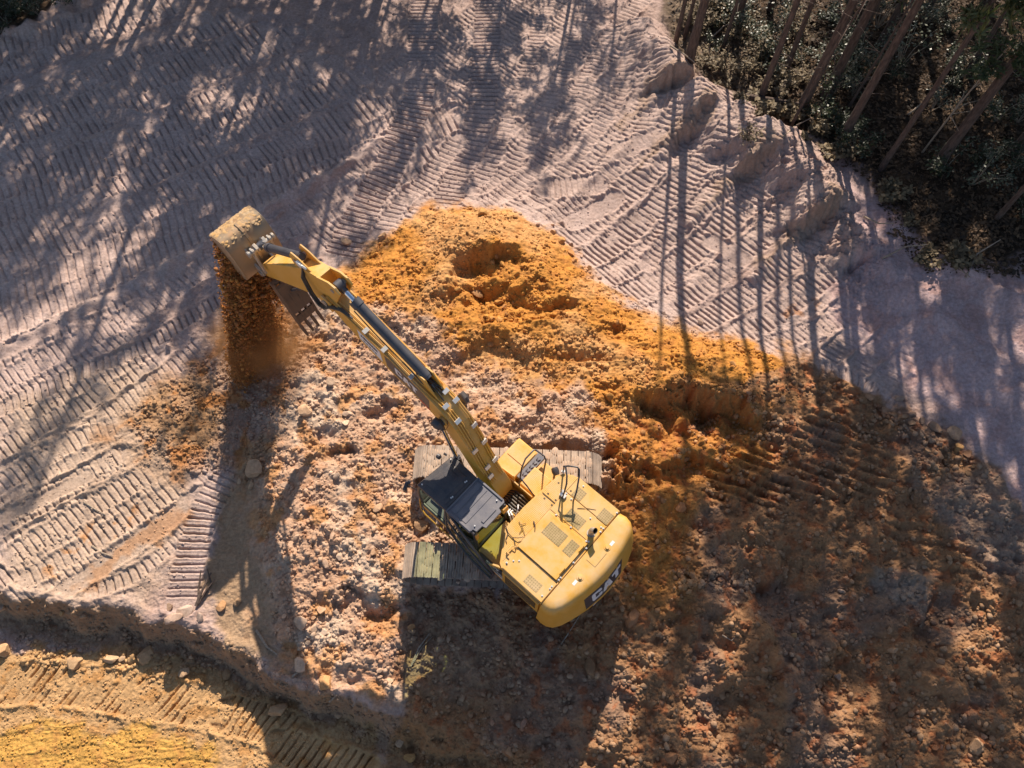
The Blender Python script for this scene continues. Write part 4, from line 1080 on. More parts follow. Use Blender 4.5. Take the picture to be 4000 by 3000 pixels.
# --- boom
btop = [(.18, 2.36), (.36, 2.62), (.62, 3.02), (.84, 3.40), (1.12, 4.02), (1.42, 4.55), (1.72, 4.86), (2.05, 5.06), (2.5, 5.24), (3.0, 5.41), (3.8, 5.67), (4.5, 5.89), (5.0, 6.05), (5.22, 6.06)]
bbot = [(5.42, 5.86), (5.36, 5.68), (5.1, 5.55), (4.6, 5.22), (4.09, 4.94), (3.4, 4.70), (2.7, 4.48), (2.2, 4.28), (1.9, 4.02), (1.6, 3.62), (1.3, 3.10), (1.0, 2.52), (.74, 1.98), (.5, 1.72), (.26, 1.74), (.12, 1.98)]
def profile_between(xa, xb): pass
bmn = MB(); bmn.prism_xz(btop + bbot, BY - .235, BY + .235)
for s2 in (-1, 1):                                                 # overhanging flange lines of the box section
    for P in (btop[1:],):
        for a, b in zip(P[:-1], P[1:]):
            pass
bmn.prism_xz([(5.05, 5.98), (5.38, 6.0), (5.50, 5.80), (5.40, 5.62), (5.1, 5.6)], BY - .29, BY - .236)
bmn.prism_xz([(5.05, 5.98), (5.38, 6.0), (5.50, 5.80), (5.40, 5.62), (5.1, 5.6)], BY + .236, BY + .29)
for s2 in (-1, 1):                                                 # lugs of the stick cylinder base
    bmn.prism_xz([(1.95, 5.0), (2.35, 5.62), (2.55, 5.62), (2.8, 5.3)], BY + s2 * .125 - .02, BY + s2 * .125 + .02)
    bmn.cyl((1.78, BY + s2 * .235, 4.52), (1.78, BY + s2 * .30, 4.52), .13, None, 20)
boom = bmn.build('boom', M['yellow'], ex, .012)
tpl = MB()
for a, b in zip(btop[2:-1], btop[3:]):
    A_ = Vector((a[0], 0, a[1])); B_ = Vector((b[0], 0, b[1])); d_v = (B_ - A_).normalized(); nrm = Vector((-d_v.z, 0, d_v.x))
    L_ = (B_ - A_).length
    rot = Matrix((d_v, Vector((0, 1, 0)), nrm)).transposed()
    tpl.box((A_ + B_) / 2 + nrm * .008 + Vector((0, BY, 0)), (L_ + .004, .51, .022), 0, rot)
tpl.build('boom_top_plate', M['yellow'], boom)
def on_top(x, dy, up):
    xs = [p[0] for p in btop]; zs = [p[1] for p in btop]
    z = float(np.interp(x, xs, zs)); z2 = float(np.interp(x + .05, xs, zs)); t = Vector((.05, 0, z2 - z)).normalized()
    return Vector((x, BY + dy, z)) + Vector((-t.z, 0, t.x)) * up
xs_ = [.42, .62, .84, 1.12, 1.42, 1.72, 2.05, 2.5]
for dy in (-.20, -.145, .06, .12, .185):
    p = MB(); hi = 2.0 if dy in (.06,) else (2.35 if dy < 0 else 4.9)
    xx = [x for x in xs_ if x < hi] + ([3.0, 3.6, 4.2, 4.85, 5.05] if hi > 3 else [])
    p.tube([on_top(x, dy + (.02 * math.sin(x * 3)), .05) for x in xx], .017, 8)
    p.build('hydraulic_pipe', M['yellow'], boom)
p = MB(); p.tube([on_top(x, -.215, .04) for x in (2.2, 2.6, 3.2, 3.9, 4.5, 5.0)], .015, 8); p.build('hydraulic_pipe', M['yellow'], boom)
cl_ = MB(); cl_.box((0, 0, 0), (.10, .15, .05)); clm = cl_.mesh('pipe_clamp', M['bolt'])
for x, dy in ((.70, -.17), (.70, .09), (1.02, .15), (1.02, -.17), (1.30, -.17), (1.52, .10), (1.80, -.17), (1.85, .10), (2.05, -.13), (2.3, -.05), (2.75, .18), (3.55, .185), (4.1, .185), (.55, .15)):
    o_ = link_mesh('pipe_clamp', clm, boom); o_.location = on_top(x, dy, .07); q_ = on_top(x + .05, dy, .07) - o_.location
    o_.rotation_euler = (0, -math.atan2(q_.z, q_.x), 0)
# decals on the left side of the boom
def bside(b, P, m):
    yy = BY + .236 + (.006 if m == 1 else .004 if m else .0025); n = len(P)
    V = []
    for u, v in P:                                                  # u runs down the boom from the tip, v across it
        x = 4.62 - u; zt = float(np.interp(x, [q[0] for q in btop], [q[1] for q in btop]))
        bb_ = sorted(bbot[:12]); zb = float(np.interp(x, [q[0] for q in bb_], [q[1] for q in bb_]))
        V.append((x, yy, zb + (zt - zb) * v))
    V2 = [(x, y - .005, z) for x, y, z in V]
    b.add(V + V2, [tuple(range(n)), tuple(range(2 * n - 1, n - 1, -1))] + [(i, (i + 1) % n, n + (i + 1) % n, n + i) for i in range(n)], m)
bd = MB()
for i in range(6):
    u0, u1 = 1.08 + i * .19, 1.08 + (i + 1) * .19
    bside(bd, [(u0, .12 if i else .18), (u1, .12), (u1, .86), (u0, .86 if i else .78)], 0)
bside(bd, [(2.22, .12), (2.36, .12), (2.42, .80), (2.22, .86)], 0)
bside(bd, [(2.02, .08), (2.34, .02), (2.40, .14), (2.10, .17)], 3)
cat_word(bside, bd, 1.36, .34, .225, .36, 1, 2)
bd.build('name_plate', [M['black'], M['white'], M['yellow'], M['red']], boom, 0, 0)
wp = MB(); bside(wp, [(.26, .18), (.94, .16), (.94, .74), (.26, .72)], 0)
for k in range(5): bside(wp, [(.38 + k * .085, .28), (.44 + k * .085, .28), (.44 + k * .085, .36), (.38 + k * .085, .36)], 4)
wpo = wp.build('phone_plate', [M['white'], M['white'], M['white'], M['white'], M['black']], boom, 0, 0)
th_ = math.atan2(5.67 - 5.89, .7)
lettering('HENDRIX', .12, wpo, (4.02, BY + .2435, 5.39), (R(90), R(17), R(180)), M['black'])
# lamps on the boom
for s2 in (-1, 1):
    lm = MB(); lm.cyl((1.80, BY + s2 * .29, 4.60), (1.80, BY + s2 * .42, 4.60), .04); lm.tube([(1.72, BY + s2 * .42, 4.52), (1.80, BY + s2 * .43, 4.60), (1.92, BY + s2 * .44, 4.66)], [.09, .12, .10], 16)
    lm.build('boom_lamp', M['black'], boom)
wr = MB(); wr.tube([(1.75, .30, 4.55), (1.62, .28, 4.42), (1.62, .20, 4.5), (1.66, .17, 4.7), (1.7, .16, 4.86)], .010, 6); wr.build('lamp_cable', M['rust'], boom)
# boom cylinders
def cylinder(par, a, b, rb, rr, frac, name='boom_cylinder', chrome=True):
    A_ = Vector(a); B_ = Vector(b); m_ = A_.lerp(B_, frac); d_v = (B_ - A_).normalized()
    q = MB(); q.cyl(A_, m_, rb, None, 24); q.cyl(m_ - d_v * .16, m_, rb * 1.16, None, 24)
    q.tube([A_ - d_v * .06, A_ + d_v * .08], [rb * .9, rb], 20)
    for k in range(8):
        a_ = k * math.pi / 4; sdv = d_v.orthogonal().normalized(); s3 = d_v.cross(sdv)
        c0 = m_ + (sdv * math.cos(a_) + s3 * math.sin(a_)) * rb * .98; q.cyl(c0 - d_v * .01, c0 + d_v * .025, .016, None, 8)
    o_ = q.build(name, M['barrel'], par)
    r_ = MB(); r_.cyl(m_, B_ - d_v * .10, rr, None, 20); r_.build('cylinder_rod', M['chrome'], o_)
    e_ = MB(); sd_v = Vector((0, 1, 0)); e_.cyl(B_ - sd_v * rb * .8, B_ + sd_v * rb * .8, rb * 1.05, None, 20); e_.cyl(B_ - d_v * .20, B_ - d_v * .05, rr * 1.25, None, 16)
    e_.build('rod_eye', M['barrel'], o_)
    return o_
for s2 in (-1, 1): cylinder(ex, (1.02, BY + s2 * .37, 1.55), (1.78, BY + s2 * .37, 4.52), .085, .05, .50)
sc_ = cylinder(ex, (2.42, BY, 5.52), (4.90, BY, 6.60), .118, .062, .83, 'stick_cylinder')
# hoses from the boom pipes to the cylinders
hb = MB()
hb.tube([on_top(2.2, .06, .06), Vector((2.45, BY + .15, 5.42)), Vector((2.7, BY + .16, 5.60)), Vector((3.0, BY + .15, 5.68))], .02, 8)
hb.tube([on_top(2.2, -.06, .06), Vector((2.35, BY - .02, 5.35)), Vector((2.5, BY + .1, 5.56)), Vector((2.62, BY + .12, 5.62))], .02, 8)
hb.tube([Vector((3.0, BY + .15, 5.68)), Vector((3.8, BY + .15, 6.0)), Vector((4.4, BY + .13, 6.24))], .014, 8)
for k in range(3): hb.tube([on_top(1.95 + .1 * k, .04 - .06 * k, .05), on_top(2.15, .03 - .06 * k, .14), on_top(2.45, .02 - .05 * k, .10), on_top(2.7, -.02 - .03 * k, .06)], .018, 8)
hb.build('hydraulic_hose', M['rubber'], ex)

# --- stick
stp = [(4.68, 6.72), (4.80, 6.83), (5.0, 6.80), (5.35, 6.62), (6.02, 6.36), (6.35, 6.06), (7.2, 5.34), (8.0, 4.62), (8.42, 4.12), (8.50, 3.92), (8.42, 3.78), (8.25, 3.80), (7.5, 4.32), (6.9, 4.72), (6.1, 5.24), (5.6, 5.46), (5.3, 5.58), (5.05, 5.78), (4.86, 6.2)]
sk = MB(); sk.prism_xz([p for p in stp if p[0] > 5.0 or p[1] < 5.8], BY - .19, BY + .19)
for s2 in (-1, 1):
    sk.prism_xz([(4.66, 6.66), (4.78, 6.80), (5.0, 6.80), (5.45, 6.58), (5.4, 5.75), (5.05, 5.8)], BY + s2 * .175 - .025, BY + s2 * .175 + .025)
    sk.prism_xz([(5.62, 6.48), (6.05, 6.62), (6.32, 6.62), (6.42, 6.42), (6.30, 6.02)], BY + s2 * .14 - .02, BY + s2 * .14 + .02)
stick = sk.build('stick', M['yellow'], ex, .010)
for px_, pz_, hw__, pr_ in ((4.90, 6.60, .22, .06), (5.28, 5.82, .32, .09), (6.2, 6.42, .19, .055), (8.36, 3.92, .30, .075)):
    pn = MB(); pn.cyl((px_, BY - hw__, pz_), (px_, BY + hw__, pz_), pr_); pn.build('pivot_pin', M['steel'], stick)
bc = cylinder(ex, (6.2, BY, 6.42), (8.22, BY, 4.98), .098, .055, .80, 'bucket_cylinder')
lk = MB()
for s2 in (-1, 1):
    y_ = BY + s2 * .27
    lk.prism_xz([(8.16, 5.06), (8.30, 5.06), (8.10, 4.30), (7.98, 4.28)], y_ - .025, y_ + .025)                     # idler links to the stick
    y_ = BY + s2 * .14
    lk.prism_xz([(8.14, 5.05), (8.30, 5.10), (8.86, 4.32), (8.74, 4.22)], y_ - .04, y_ + .04)                        # power link to the bucket
lk.cyl((8.22, BY - .40, 4.98), (8.22, BY + .40, 4.98), .062, None, 18)
for yy in (-.38, -.27, -.10, .10, .27, .38): lk.cyl((8.22, BY + yy - .03, 4.98), (8.22, BY + yy + .03, 4.98), .092, None, 18)
lk.build('bucket_linkage', M['steel'], ex, .006)
hk = MB()
for k, (dy, s3) in enumerate(((.26, 0), (.30, .05), (.235, .10))):
    hk.tube([(5.95, BY + .16, 6.50 - s3), (5.92, BY + dy, 6.25 - s3), (5.75, BY + dy + .04, 5.75), (5.55, BY + dy + .05, 5.52), (5.30, BY + dy + .06, 5.62), (5.05, BY + dy + .04, 5.92), (4.75, BY + dy - .03, 6.05), (4.45, BY + .20, 5.96)], .023, 8)
hk.build('hydraulic_hose', M['rubber'], ex)
vb = MB(); vb.box((6.02, BY + .17, 6.50), (.14, .10, .14)); vb.tube([(6.02, BY + .2, 6.5), (5.9, BY + .2, 6.56), (5.8, BY + .17, 6.5)], .03, 8); vb.build('hose_fitting', M['bolt'], ex, .008)
# --- thumb folded under the stick
tm = MB()
for y_ in (-.30, -.10, .10, .30):
    tm.prism_xz([(8.02, 3.92), (7.80, 3.98), (7.52, 3.45), (7.36, 2.75), (7.28, 2.38), (7.40, 2.34), (7.62, 2.80), (7.86, 3.35)], BY + y_ - .024, BY + y_ + .024)
    tm.prism_xz([(7.30, 2.50), (7.20, 2.28), (7.16, 2.12), (7.27, 2.20), (7.40, 2.36)], BY + y_ - .035, BY + y_ + .035)
for (xa, za) in ((7.72, 3.55), (7.52, 2.95), (7.42, 2.55)): tm.cyl((xa, BY - .32, za), (xa, BY + .32, za), .05, None, 12)
tm.prism_xz([(7.78, 3.90), (7.70, 3.86), (7.50, 3.30), (7.40, 2.95), (7.46, 2.93), (7.56, 3.28)], BY - .30, BY + .30)
tm.prism_xz([(7.40, 2.82), (7.33, 2.56), (7.37, 2.54), (7.45, 2.80)], BY - .30, BY + .30)
tm.cyl((7.9, BY - .34, 3.9), (7.9, BY + .34, 3.9), .08, None, 16)
tm.build('thumb', M['rust'], ex, .006)
tc_ = MB(); tc_.cyl((6.55, BY, 4.86), (7.1, BY, 4.2), .06, None, 16); tc_.cyl((7.1, BY, 4.2), (7.6, BY, 3.6), .035, None, 14); tc_.build('thumb_cylinder', M['barrel'], ex)
# --- bucket: curved back uppermost, mouth facing the ground
BW = .61
bko = [(9.50, 4.84), (9.40, 4.90), (9.24, 4.955), (9.06, 4.965), (8.92, 4.91), (8.80, 4.78), (8.70, 4.58), (8.62, 4.36), (8.56, 4.14), (8.54, 3.96), (8.56, 3.80)]
def inset(P, d):
    out = []
    for i, p in enumerate(P):
        a = P[max(i - 1, 0)]; b = P[min(i + 1, len(P) - 1)]; t = Vector((b[0] - a[0], b[1] - a[1])).normalized()
        out.append((p[0] - t.y * d * -1 * -1, p[1] + t.x * d * -1 * -1))
    return out
ins_ = [(p[0] + .035 * (0.2 + .8 * i / 10) , p[1] - .035) for i, p in enumerate(bko)]
bk = MB(); bk.prism_xz(bko + ins_[::-1], BY - BW, BY + BW)
bucket = bk.build('bucket', M['bucket'], ex, .004)
for s2 in (-1, 1):
    sp = MB(); y_ = BY + s2 * BW
    sp.prism_xz(bko + [(8.70, 3.72), (8.92, 3.78), (9.30, 4.28), (9.50, 4.70)], y_ - .018, y_ + .018)
    sp.build('side_plate', M['bucket'], bucket, .004)
wst = MB()
wst.box((9.47, BY, 4.845), (.14, BW * 2 + .06, .04), 0, Matrix.Rotation(R(28), 3, 'Y'))
for y_ in (-.42, 0, .42):
    for a, b in zip(bko[2:9], bko[3:10]):
        A_ = Vector((a[0], 0, a[1])); B_ = Vector((b[0], 0, b[1])); dv = (B_ - A_).normalized(); rot = Matrix((dv, Vector((0, 1, 0)), dv.cross(Vector((0, 1, 0))))).transposed()
        if y_ == 0: wst.box((A_ + B_) / 2 + Vector((-.012, BY + y_, .012)), ((B_ - A_).length + .01, .07, .022), 0, rot)
wst.build('cutting_edge', M['bucket'], bucket, .004)
er = MB()
for y_ in (-.24, .24):
    er.prism_xz([(8.60, 4.5), (8.72, 4.62), (8.92, 4.42), (8.84, 4.20), (8.62, 4.12)], BY + y_ - .025, BY + y_ + .025)
    er.prism_xz([(8.58, 4.14), (8.30, 4.05), (8.24, 3.90), (8.36, 3.78), (8.60, 3.80)], BY + y_ - .03, BY + y_ + .03)
er.build('hinge_ear', M['steel'], bucket, .006)
def clodded(pts, seed, mat, name, par, rad):
    b = MB(); rr = random.Random(seed)
    ico = bmesh.new(); bmesh.ops.create_icosphere(ico, subdivisions=2, radius=1)
    iv = [v.co.copy() for v in ico.verts]; fi = [[v.index for v in f.verts] for f in ico.faces]; ico.free()
    for p in pts:
        r = rad * rr.uniform(.5, 1.5); ph = Vector((rr.uniform(0, 9), rr.uniform(0, 9), 0))
        b.add([Vector(p) + Vector((v.x * r * 1.3, v.y * r * 1.3, v.z * r * .28)) * (1 + .25 * math.sin(7 * v.x + ph.x) * math.sin(6 * v.y + ph.y)) for v in iv], fi)
    return b.build(name, mat, par)
M['caked'] = painted('caked_soil', (0.44, 0.32, 0.20), dust=(0.50, 0.27, 0.08), amount=.9, rough=.95, scale=6)
rr = random.Random(9)
cp_ = []
for _ in range(260):
    i = rr.random() ** 1.7 * 4.4; k0 = int(i); t = i - k0
    cp_.append((bko[k0][0] * (1 - t) + bko[k0 + 1][0] * t, BY + rr.uniform(-.58, .58), bko[k0][1] * (1 - t) + bko[k0 + 1][1] * t - .005))
clodded(cp_, 3, M['caked'], 'caked_soil', bucket, .032)

#NATURE
# ------------------------------------------------------------------ soil falling out of the bucket
def ico(sub):
    b = bmesh.new(); bmesh.ops.create_icosphere(b, subdivisions=sub, radius=1)
    v = np.array([q.co[:] for q in b.verts], np.float32); f = np.array([[q.index for q in p.verts] for p in b.faces], np.int32); b.free()
    return v, f
ICO1, ICO2 = ico(1), ico(2)
def many(name, P, S, cols, mat, seed, base=ICO1, kind='stuff', flatten=.75, jit=.28, stretch=None, smooth=False):
    """many small irregular crumbs as one mesh"""
    r = np.random.RandomState(seed); v, f = base; n = len(P); k = len(v)
    nv = 24
    var = []
    for _ in range(nv):
        q = v * (1 + r.uniform(-jit, jit, (k, 1))) * r.uniform(.7, 1.2, (1, 3))
        var.append(q)
    var = np.array(var, np.float32)
    which = r.randint(0, nv, n); a = r.uniform(0, 2 * np.pi, n)
    q = var[which] * S[:, None, None]
    ca, sa = np.cos(a)[:, None], np.sin(a)[:, None]
    x = q[..., 0] * ca - q[..., 1] * sa; y = q[..., 0] * sa + q[..., 1] * ca; z = q[..., 2] * flatten
    if stretch is not None: z = z * stretch[:, None]
    co = np.stack([x, y, z], -1) + P[:, None, :]
    fa = (f[None] + (np.arange(n) * k)[:, None, None]).reshape(-1, 3)
    me = bpy.data.meshes.new(name)
    me.vertices.add(n * k); me.vertices.foreach_set('co', co.astype(np.float32).ravel())
    me.loops.add(fa.size); me.loops.foreach_set('vertex_index', fa.ravel().astype(np.int32))
    me.polygons.add(len(fa)); me.polygons.foreach_set('loop_start', np.arange(0, fa.size, 3, dtype=np.int32))
    me.update(calc_edges=True)
    if smooth: me.polygons.foreach_set('use_smooth', np.ones(len(fa), bool))
    me.materials.append(mat)
    ca_ = me.color_attributes.new('soil', 'FLOAT_COLOR', 'POINT')
    rg = np.ones((n, k, 4), np.float32); rg[..., :3] = cols[:, None, :]
    ca_.data.foreach_set('color', rg.ravel())
    o = link_mesh(name, me)
    if kind: o['kind'] = kind
    return o
HR = R(HEAD); hf = np.array([math.cos(HR), math.sin(HR)]); hl = np.array([-hf[1], hf[0]])
def exw(x, y): return np.array(EXC[:2])[None] + x[:, None] * hf + y[:, None] * hl
r = np.random.RandomState(17)
n = 70000
t = r.rand(n) ** 0.85                                     # 0 at the mouth, 1 at the ground
lx = 8.70 + .82 * r.beta(1.6, 1.5, n) + (r.randn(n) * .10) * t - .05 * t
ly = BY + .10 + (r.rand(n) - .5) * (1.14 + .7 * t) + r.randn(n) * .06 * t + 1.35 * t ** 1.2
keep = (perlin(lx.astype(np.float32) * 3.2, (ly * 3.2 + t * 2.0).astype(np.float32), 7) + .55 * r.rand(n)) > -.12 + .2 * t
lx, ly, t = lx[keep], ly[keep], t[keep]; n = len(t)
xy = exw(lx, ly)
mouth = np.interp(lx, [8.6, 8.9, 9.3, 9.5], [3.85, 4.15, 4.55, 4.8])
gz = np.array([ground_z(a, b) for a, b in xy])
zz = mouth * (1 - t) + (gz + .1) * t
sz = .007 + .060 * r.rand(n) ** 14 * (1 - .3 * t) + .011 * r.rand(n)
pal = np.array([(.46, .19, .05), (.40, .16, .045), (.30, .13, .05), (.50, .23, .06), (.36, .14, .045)], np.float32)
many('falling_soil', np.c_[xy, zz], sz, pal[r.randint(0, 5, n)] * r.uniform(.8, 1.15, (n, 1)), M['crumb'], 18, stretch=np.full(n, 1.35))
falling = bpy.data.objects['falling_soil']
# dust blowing off the falling soil
dm = bpy.data.materials.new('soil_dust'); dm.use_nodes = True; n_ = dm.node_tree
for x in list(n_.nodes):
    if x.type == 'BSDF_PRINCIPLED': n_.nodes.remove(x)
pv = N(n_, 'ShaderNodeVolumePrincipled'); pv.inputs['Color'].default_value = (0.62, 0.33, 0.14, 1); pv.inputs['Anisotropy'].default_value = .2
tc = N(n_, 'ShaderNodeTexCoord')
dn_ = noise(n_, 1.7, 5, .6, tc.outputs['Object'])
ln = N(n_, 'ShaderNodeVectorMath', operation='LENGTH'); n_.links.new(tc.outputs['Object'], ln.inputs[0])
fall = ramp(n_, ln.outputs['Value'], [(0.15, 1.0), (1.0, 0.0)])
den = math_(n_, 'MULTIPLY', math_(n_, 'MULTIPLY', ramp(n_, dn_.outputs[0], [(0.38, 0.0), (0.66, 1.0)]).outputs[0], fall.outputs[0]), 2.2)
n_.links.new(den, pv.inputs['Density']); n_.links.new(pv.outputs[0], n_.nodes['Material Output'].inputs['Volume'])
db = MB(); v_, f_ = ICO2; db.add(v_.tolist(), f_.tolist())
dust = db.build('dust_cloud', dm); dust['kind'] = 'stuff'
c0 = exw(np.array([8.95]), np.array([BY + .1]))[0]
dust.location = (c0[0] - .65, c0[1] - .75, .6); dust.scale = (1.6, 1.5, 1.9)

# ------------------------------------------------------------------ clods and stones
rv, rf_ = ico(3)
ROCKS = []
for k in range(12):
    q = np.random.RandomState(300 + k)
    v = rv.copy()
    for _ in range(15):                                            # broken faces
        nrm = q.randn(3); nrm /= np.linalg.norm(nrm); d = q.uniform(.42, .86)
        s = v @ nrm; m = s > d; v[m] -= (s[m] - d)[:, None] * nrm * .97
    nn = fbm(v[:, 0] * 1.5 + 3 * k + v[:, 2] * 1.1, v[:, 1] * 1.5 + v[:, 2] * .7, 400 + k, 4, .6)
    v *= (1 + .03 * nn)[:, None]; v *= q.uniform(.72, 1.28, (1, 3)) * np.array([[1, 1, .8]])
    me = bpy.data.meshes.new('clod'); me.from_pydata(v.tolist(), [], rf_.tolist())
    me.polygons.foreach_set('use_smooth', [True] * len(me.polygons)); me.set_sharp_from_angle(angle=R(17)); me.materials.append(M['stone'])
    ROCKS.append(me)
OCH, TAN, PALE, BRN, ORG, GRY = (.48, .27, .09), (.45, .30, .19), (.50, .37, .27), (.27, .17, .10), (.48, .22, .06), (.30, .25, .22)
rk = random.Random(77)
spots = []
def rock(px, py, size, col, label, group=None, name='rock', sq=(1, 1, 1), sink=.42, rz=None):
    x, y, z = on_ground(px, py)
    o = bpy.data.objects.new(name, ROCKS[rk.randrange(12)]); COL.objects.link(o)
    s = size / 2
    o.scale = (s * sq[0], s * sq[1], s * sq[2]); o.rotation_euler = (rk.uniform(-.4, .4), rk.uniform(-.4, .4), rk.uniform(0, 6.28) if rz is None else rz)
    o.location = (x, y, z + s * sq[2] * (.75 - sink))
    f = rk.uniform(.85, 1.12); gc = ground_c(x, y) * 1.12; k_ = .5 if group is None else .8
    o.color = tuple((col[i] * (1 - k_) + float(gc[i]) * k_) * f for i in range(3)) + (1,)
    spots.append((px, py, size))
    return tag(o, label, 'rock', group)
for a in (
 (1043, 464, .55, OCH, 'ochre boulder perched on the far peak of the orange heap'),
 (748, 523, .34, OCH, 'ochre clod alone on track prints by the stick, left of the orange heap'),
 (1194, 487, .16, ORG, 'single small orange stone on pale sand at the heap\'s upper right foot'),
 (827, 513, .36, OCH, 'ochre clod at the left foot of the orange heap, above the stick'),
 (1212, 521, .34, OCH, 'bright ochre clod where the heap\'s right foot meets track prints'),
 (1032, 640, .42, TAN, 'flat tan slab leaning in the lower hollow of the orange heap'),
 (660, 887, .36, PALE, 'pale cream stone on bright rubble left of the boom'),
 (714, 829, .40, PALE, 'lumpy pale clod beside the boom on the left rubble'),
 (551, 1016, .50, TAN, 'large pinkish block at the shadow edge left of the rubble'),
 (911, 1140, .62, TAN, 'big tan boulder beside the cab between the two tracks'),
 (649, 1343, .58, PALE, 'largest pale lump among the stones on the lower rubble'),
 (677, 1360, .30, PALE, 'pale oval stone right of the largest lump on the lower rubble'),
 (697, 1318, .30, PALE, 'rounded pale stone above the largest lump on the lower rubble'),
 (10, 1408, .50, TAN, 'tan boulder at the photo\'s left edge below the ledge'),
 (314, 1419, .55, TAN, 'long tan stone lying below the shaded ledge'),
 (242, 1424, .38, PALE, 'round pale stone below the ledge, the bigger of a pair'),
 (263, 1423, .20, PALE, 'small pale stone touching a bigger one below the ledge'),
 (165, 1430, .36, TAN, 'tan clod with a smaller one on it below the ledge'),
 (157, 1409, .18, OCH, 'yellowish clod just above another at the ledge foot'),
 (398, 1451, .28, PALE, 'pale stone right of the long tan stone below the ledge'),
 (601, 1534, .52, TAN, 'large tan boulder in shade by pressed track ridges'),
 (702, 1476, .50, OCH, 'yellow boulder on the lip of the ledge'),
 (648, 1441, .42, PALE, 'pale yellowish block near a stick on the ledge lip'),
 (400, 1324, .40, PALE, 'pale rounded stone at the end of the deep track prints'),
 (378, 1337, .42, TAN, 'tan stone left of a rounder one at the end of the track prints'),
 (434, 1337, .28, PALE, 'wide pale stone right of the track prints on the ledge lip'),
 (367, 1311, .24, OCH, 'small ochre stone at the lower left corner of the track prints'),
 (478, 1310, .26, ORG, 'bright orange clod beside dark roots in the shadow'),
 (512, 1302, .28, BRN, 'brown stone in shadow right of the dark roots'),
 (137, 1323, .28, OCH, 'orange tinted clod on the ledge lip at far left'),
 (3, 1311, .38, PALE, 'pale clod cut by the left edge on the ledge lip'),
 (1314, 857, .42, OCH, 'ochre boulder on the ridge right of the heap, beside trunk shadows'),
 (1414, 712, .26, TAN, 'tan stone between trunk shadows on the right slope of the heap'),
 (1434, 678, .20, BRN, 'dark brown stone near the heap\'s right rim'),
 (1513, 699, .26, BRN, 'brown stone high on the heap\'s right rim'),
 (1585, 789, .26, BRN, 'brown stone on the sunlit crest above the deep hollow'),
 (1688, 863, .28, TAN, 'reddish tan stone at the right end of the deep hollow'),
 (2061, 940, .44, OCH, 'sunlit yellow block on the rim of the brown slope'),
 (2019, 927, .42, BRN, 'large brown block on the rim left of the yellow one'),
 (2067, 969, .40, OCH, 'ochre block just below the yellow one on the rim'),
 (2090, 984, .32, BRN, 'last brown block of the row along the sand strip'),
 (1940, 862, .36, BRN, 'brown boulder where the brown slope meets the sand strip'),
 (1715, 1373, .22, OCH, 'orange brown stone on a lit bump of the lower right slope'),
 (1814, 1277, .26, GRY, 'grey brown stone alone below the gully of the lower right slope'),
 (1518, 1261, .24, PALE, 'pale stone in the gully right of the counterweight'),
 (1466, 1240, .34, BRN, 'dark stone near the counterweight at the gully\'s left end'),
 (1469, 1097, .28, BRN, 'dark round stone right of the counterweight corner'),
 (1925, 1405, .36, TAN, 'tan stone with a sunlit top on the lower right slope'),
 (2027, 1428, .34, TAN, 'tan block right of another with a lit top'),
 (2107, 1613, .46, TAN, 'pale faceted block at the lower right corner'),
 (2122, 1591, .26, TAN, 'smaller faceted stone above the block in the lower right corner'),
 (1809, 1462, .26, GRY, 'round grey stone in the dark lower right slope'),
 (1275, 1444, .46, BRN, 'flat reddish slab below the counterweight'),
 (1365, 1338, .44, BRN, 'reddish block right of the counterweight, on the slope'),
 (890, 1357, .24, ORG, 'orange stone in the machine\'s shadow below the near track'),
 (884, 1292, .26, TAN, 'light stone right below the near track'),
 (1237, 1400, .30, BRN, 'reddish stone by the thin stick under the counterweight'),
 (862, 1605, .30, PALE, 'sunlit cream clod at the bottom centre'),
 (882, 1636, .34, OCH, 'yellow lit clod just below another at the bottom centre'),
 (1448, 1635, .40, BRN, 'brown block at the bottom edge right of centre'),
 (960, 880, .30, TAN, 'tan clod in front of the boom lamp'),
 (1085, 571, .24, OCH, 'small ochre clod on the shelf between two hollows of the heap'),
 (989, 625, .26, OCH, 'ochre clod left of the lower hollow of the heap'),
): rock(*a)
# crowds of look-alike stones
def crowd(n, poly, smin, smax, cols, label, group, seed):
    q = random.Random(seed); xs = [p[0] for p in poly]; ys = [p[1] for p in poly]; k = 0; P = np.array(poly, float)
    for _ in range(4000):
        if k >= n: break
        a, b = q.uniform(min(xs), max(xs)), q.uniform(min(ys), max(ys))
        if not inside(np.array([a]), np.array([b]), P)[0]: continue
        if any((a - s[0]) ** 2 + (b - s[1]) ** 2 < (40 * (s[2]) + 6) ** 2 for s in spots): continue
        rock(a, b, smin + (smax - smin) * q.random() ** 2, q.choice(cols), label, group, sink=q.uniform(.35, .85)); k += 1
crowd(38, [(780, 600), (860, 500), (950, 455), (1150, 470), (1300, 640), (1480, 730), (1620, 760), (1560, 820), (1350, 850), (1100, 760), (950, 700)], .13, .26, [OCH, OCH, ORG, TAN], 'small ochre clod among many on the sunlit orange heap', 'clods on the orange heap', 1)
crowd(10, [(1010, 655), (1110, 650), (1100, 690), (1040, 690)], .15, .24, [OCH, TAN], 'rounded stone in the cluster at the bottom of the heap\'s hollow', 'stones at the bottom of the hollow', 2)
crowd(40, [(600, 930), (700, 780), (850, 720), (1000, 830), (1220, 880), (1240, 940), (960, 960), (880, 1100), (840, 1260), (700, 1300), (620, 1250), (610, 1050)], .14, .30, [PALE, TAN, PALE, OCH], 'pale clod among many on the sunlit rubble round the near track', 'clods on the pale rubble', 3)
crowd(26, [(600, 1290), (760, 1290), (830, 1400), (850, 1480), (720, 1420), (610, 1380)], .14, .32, [PALE, TAN], 'pale stone in the scatter on the lower rubble by the shadowed ledge', 'stones on the lower rubble', 4)
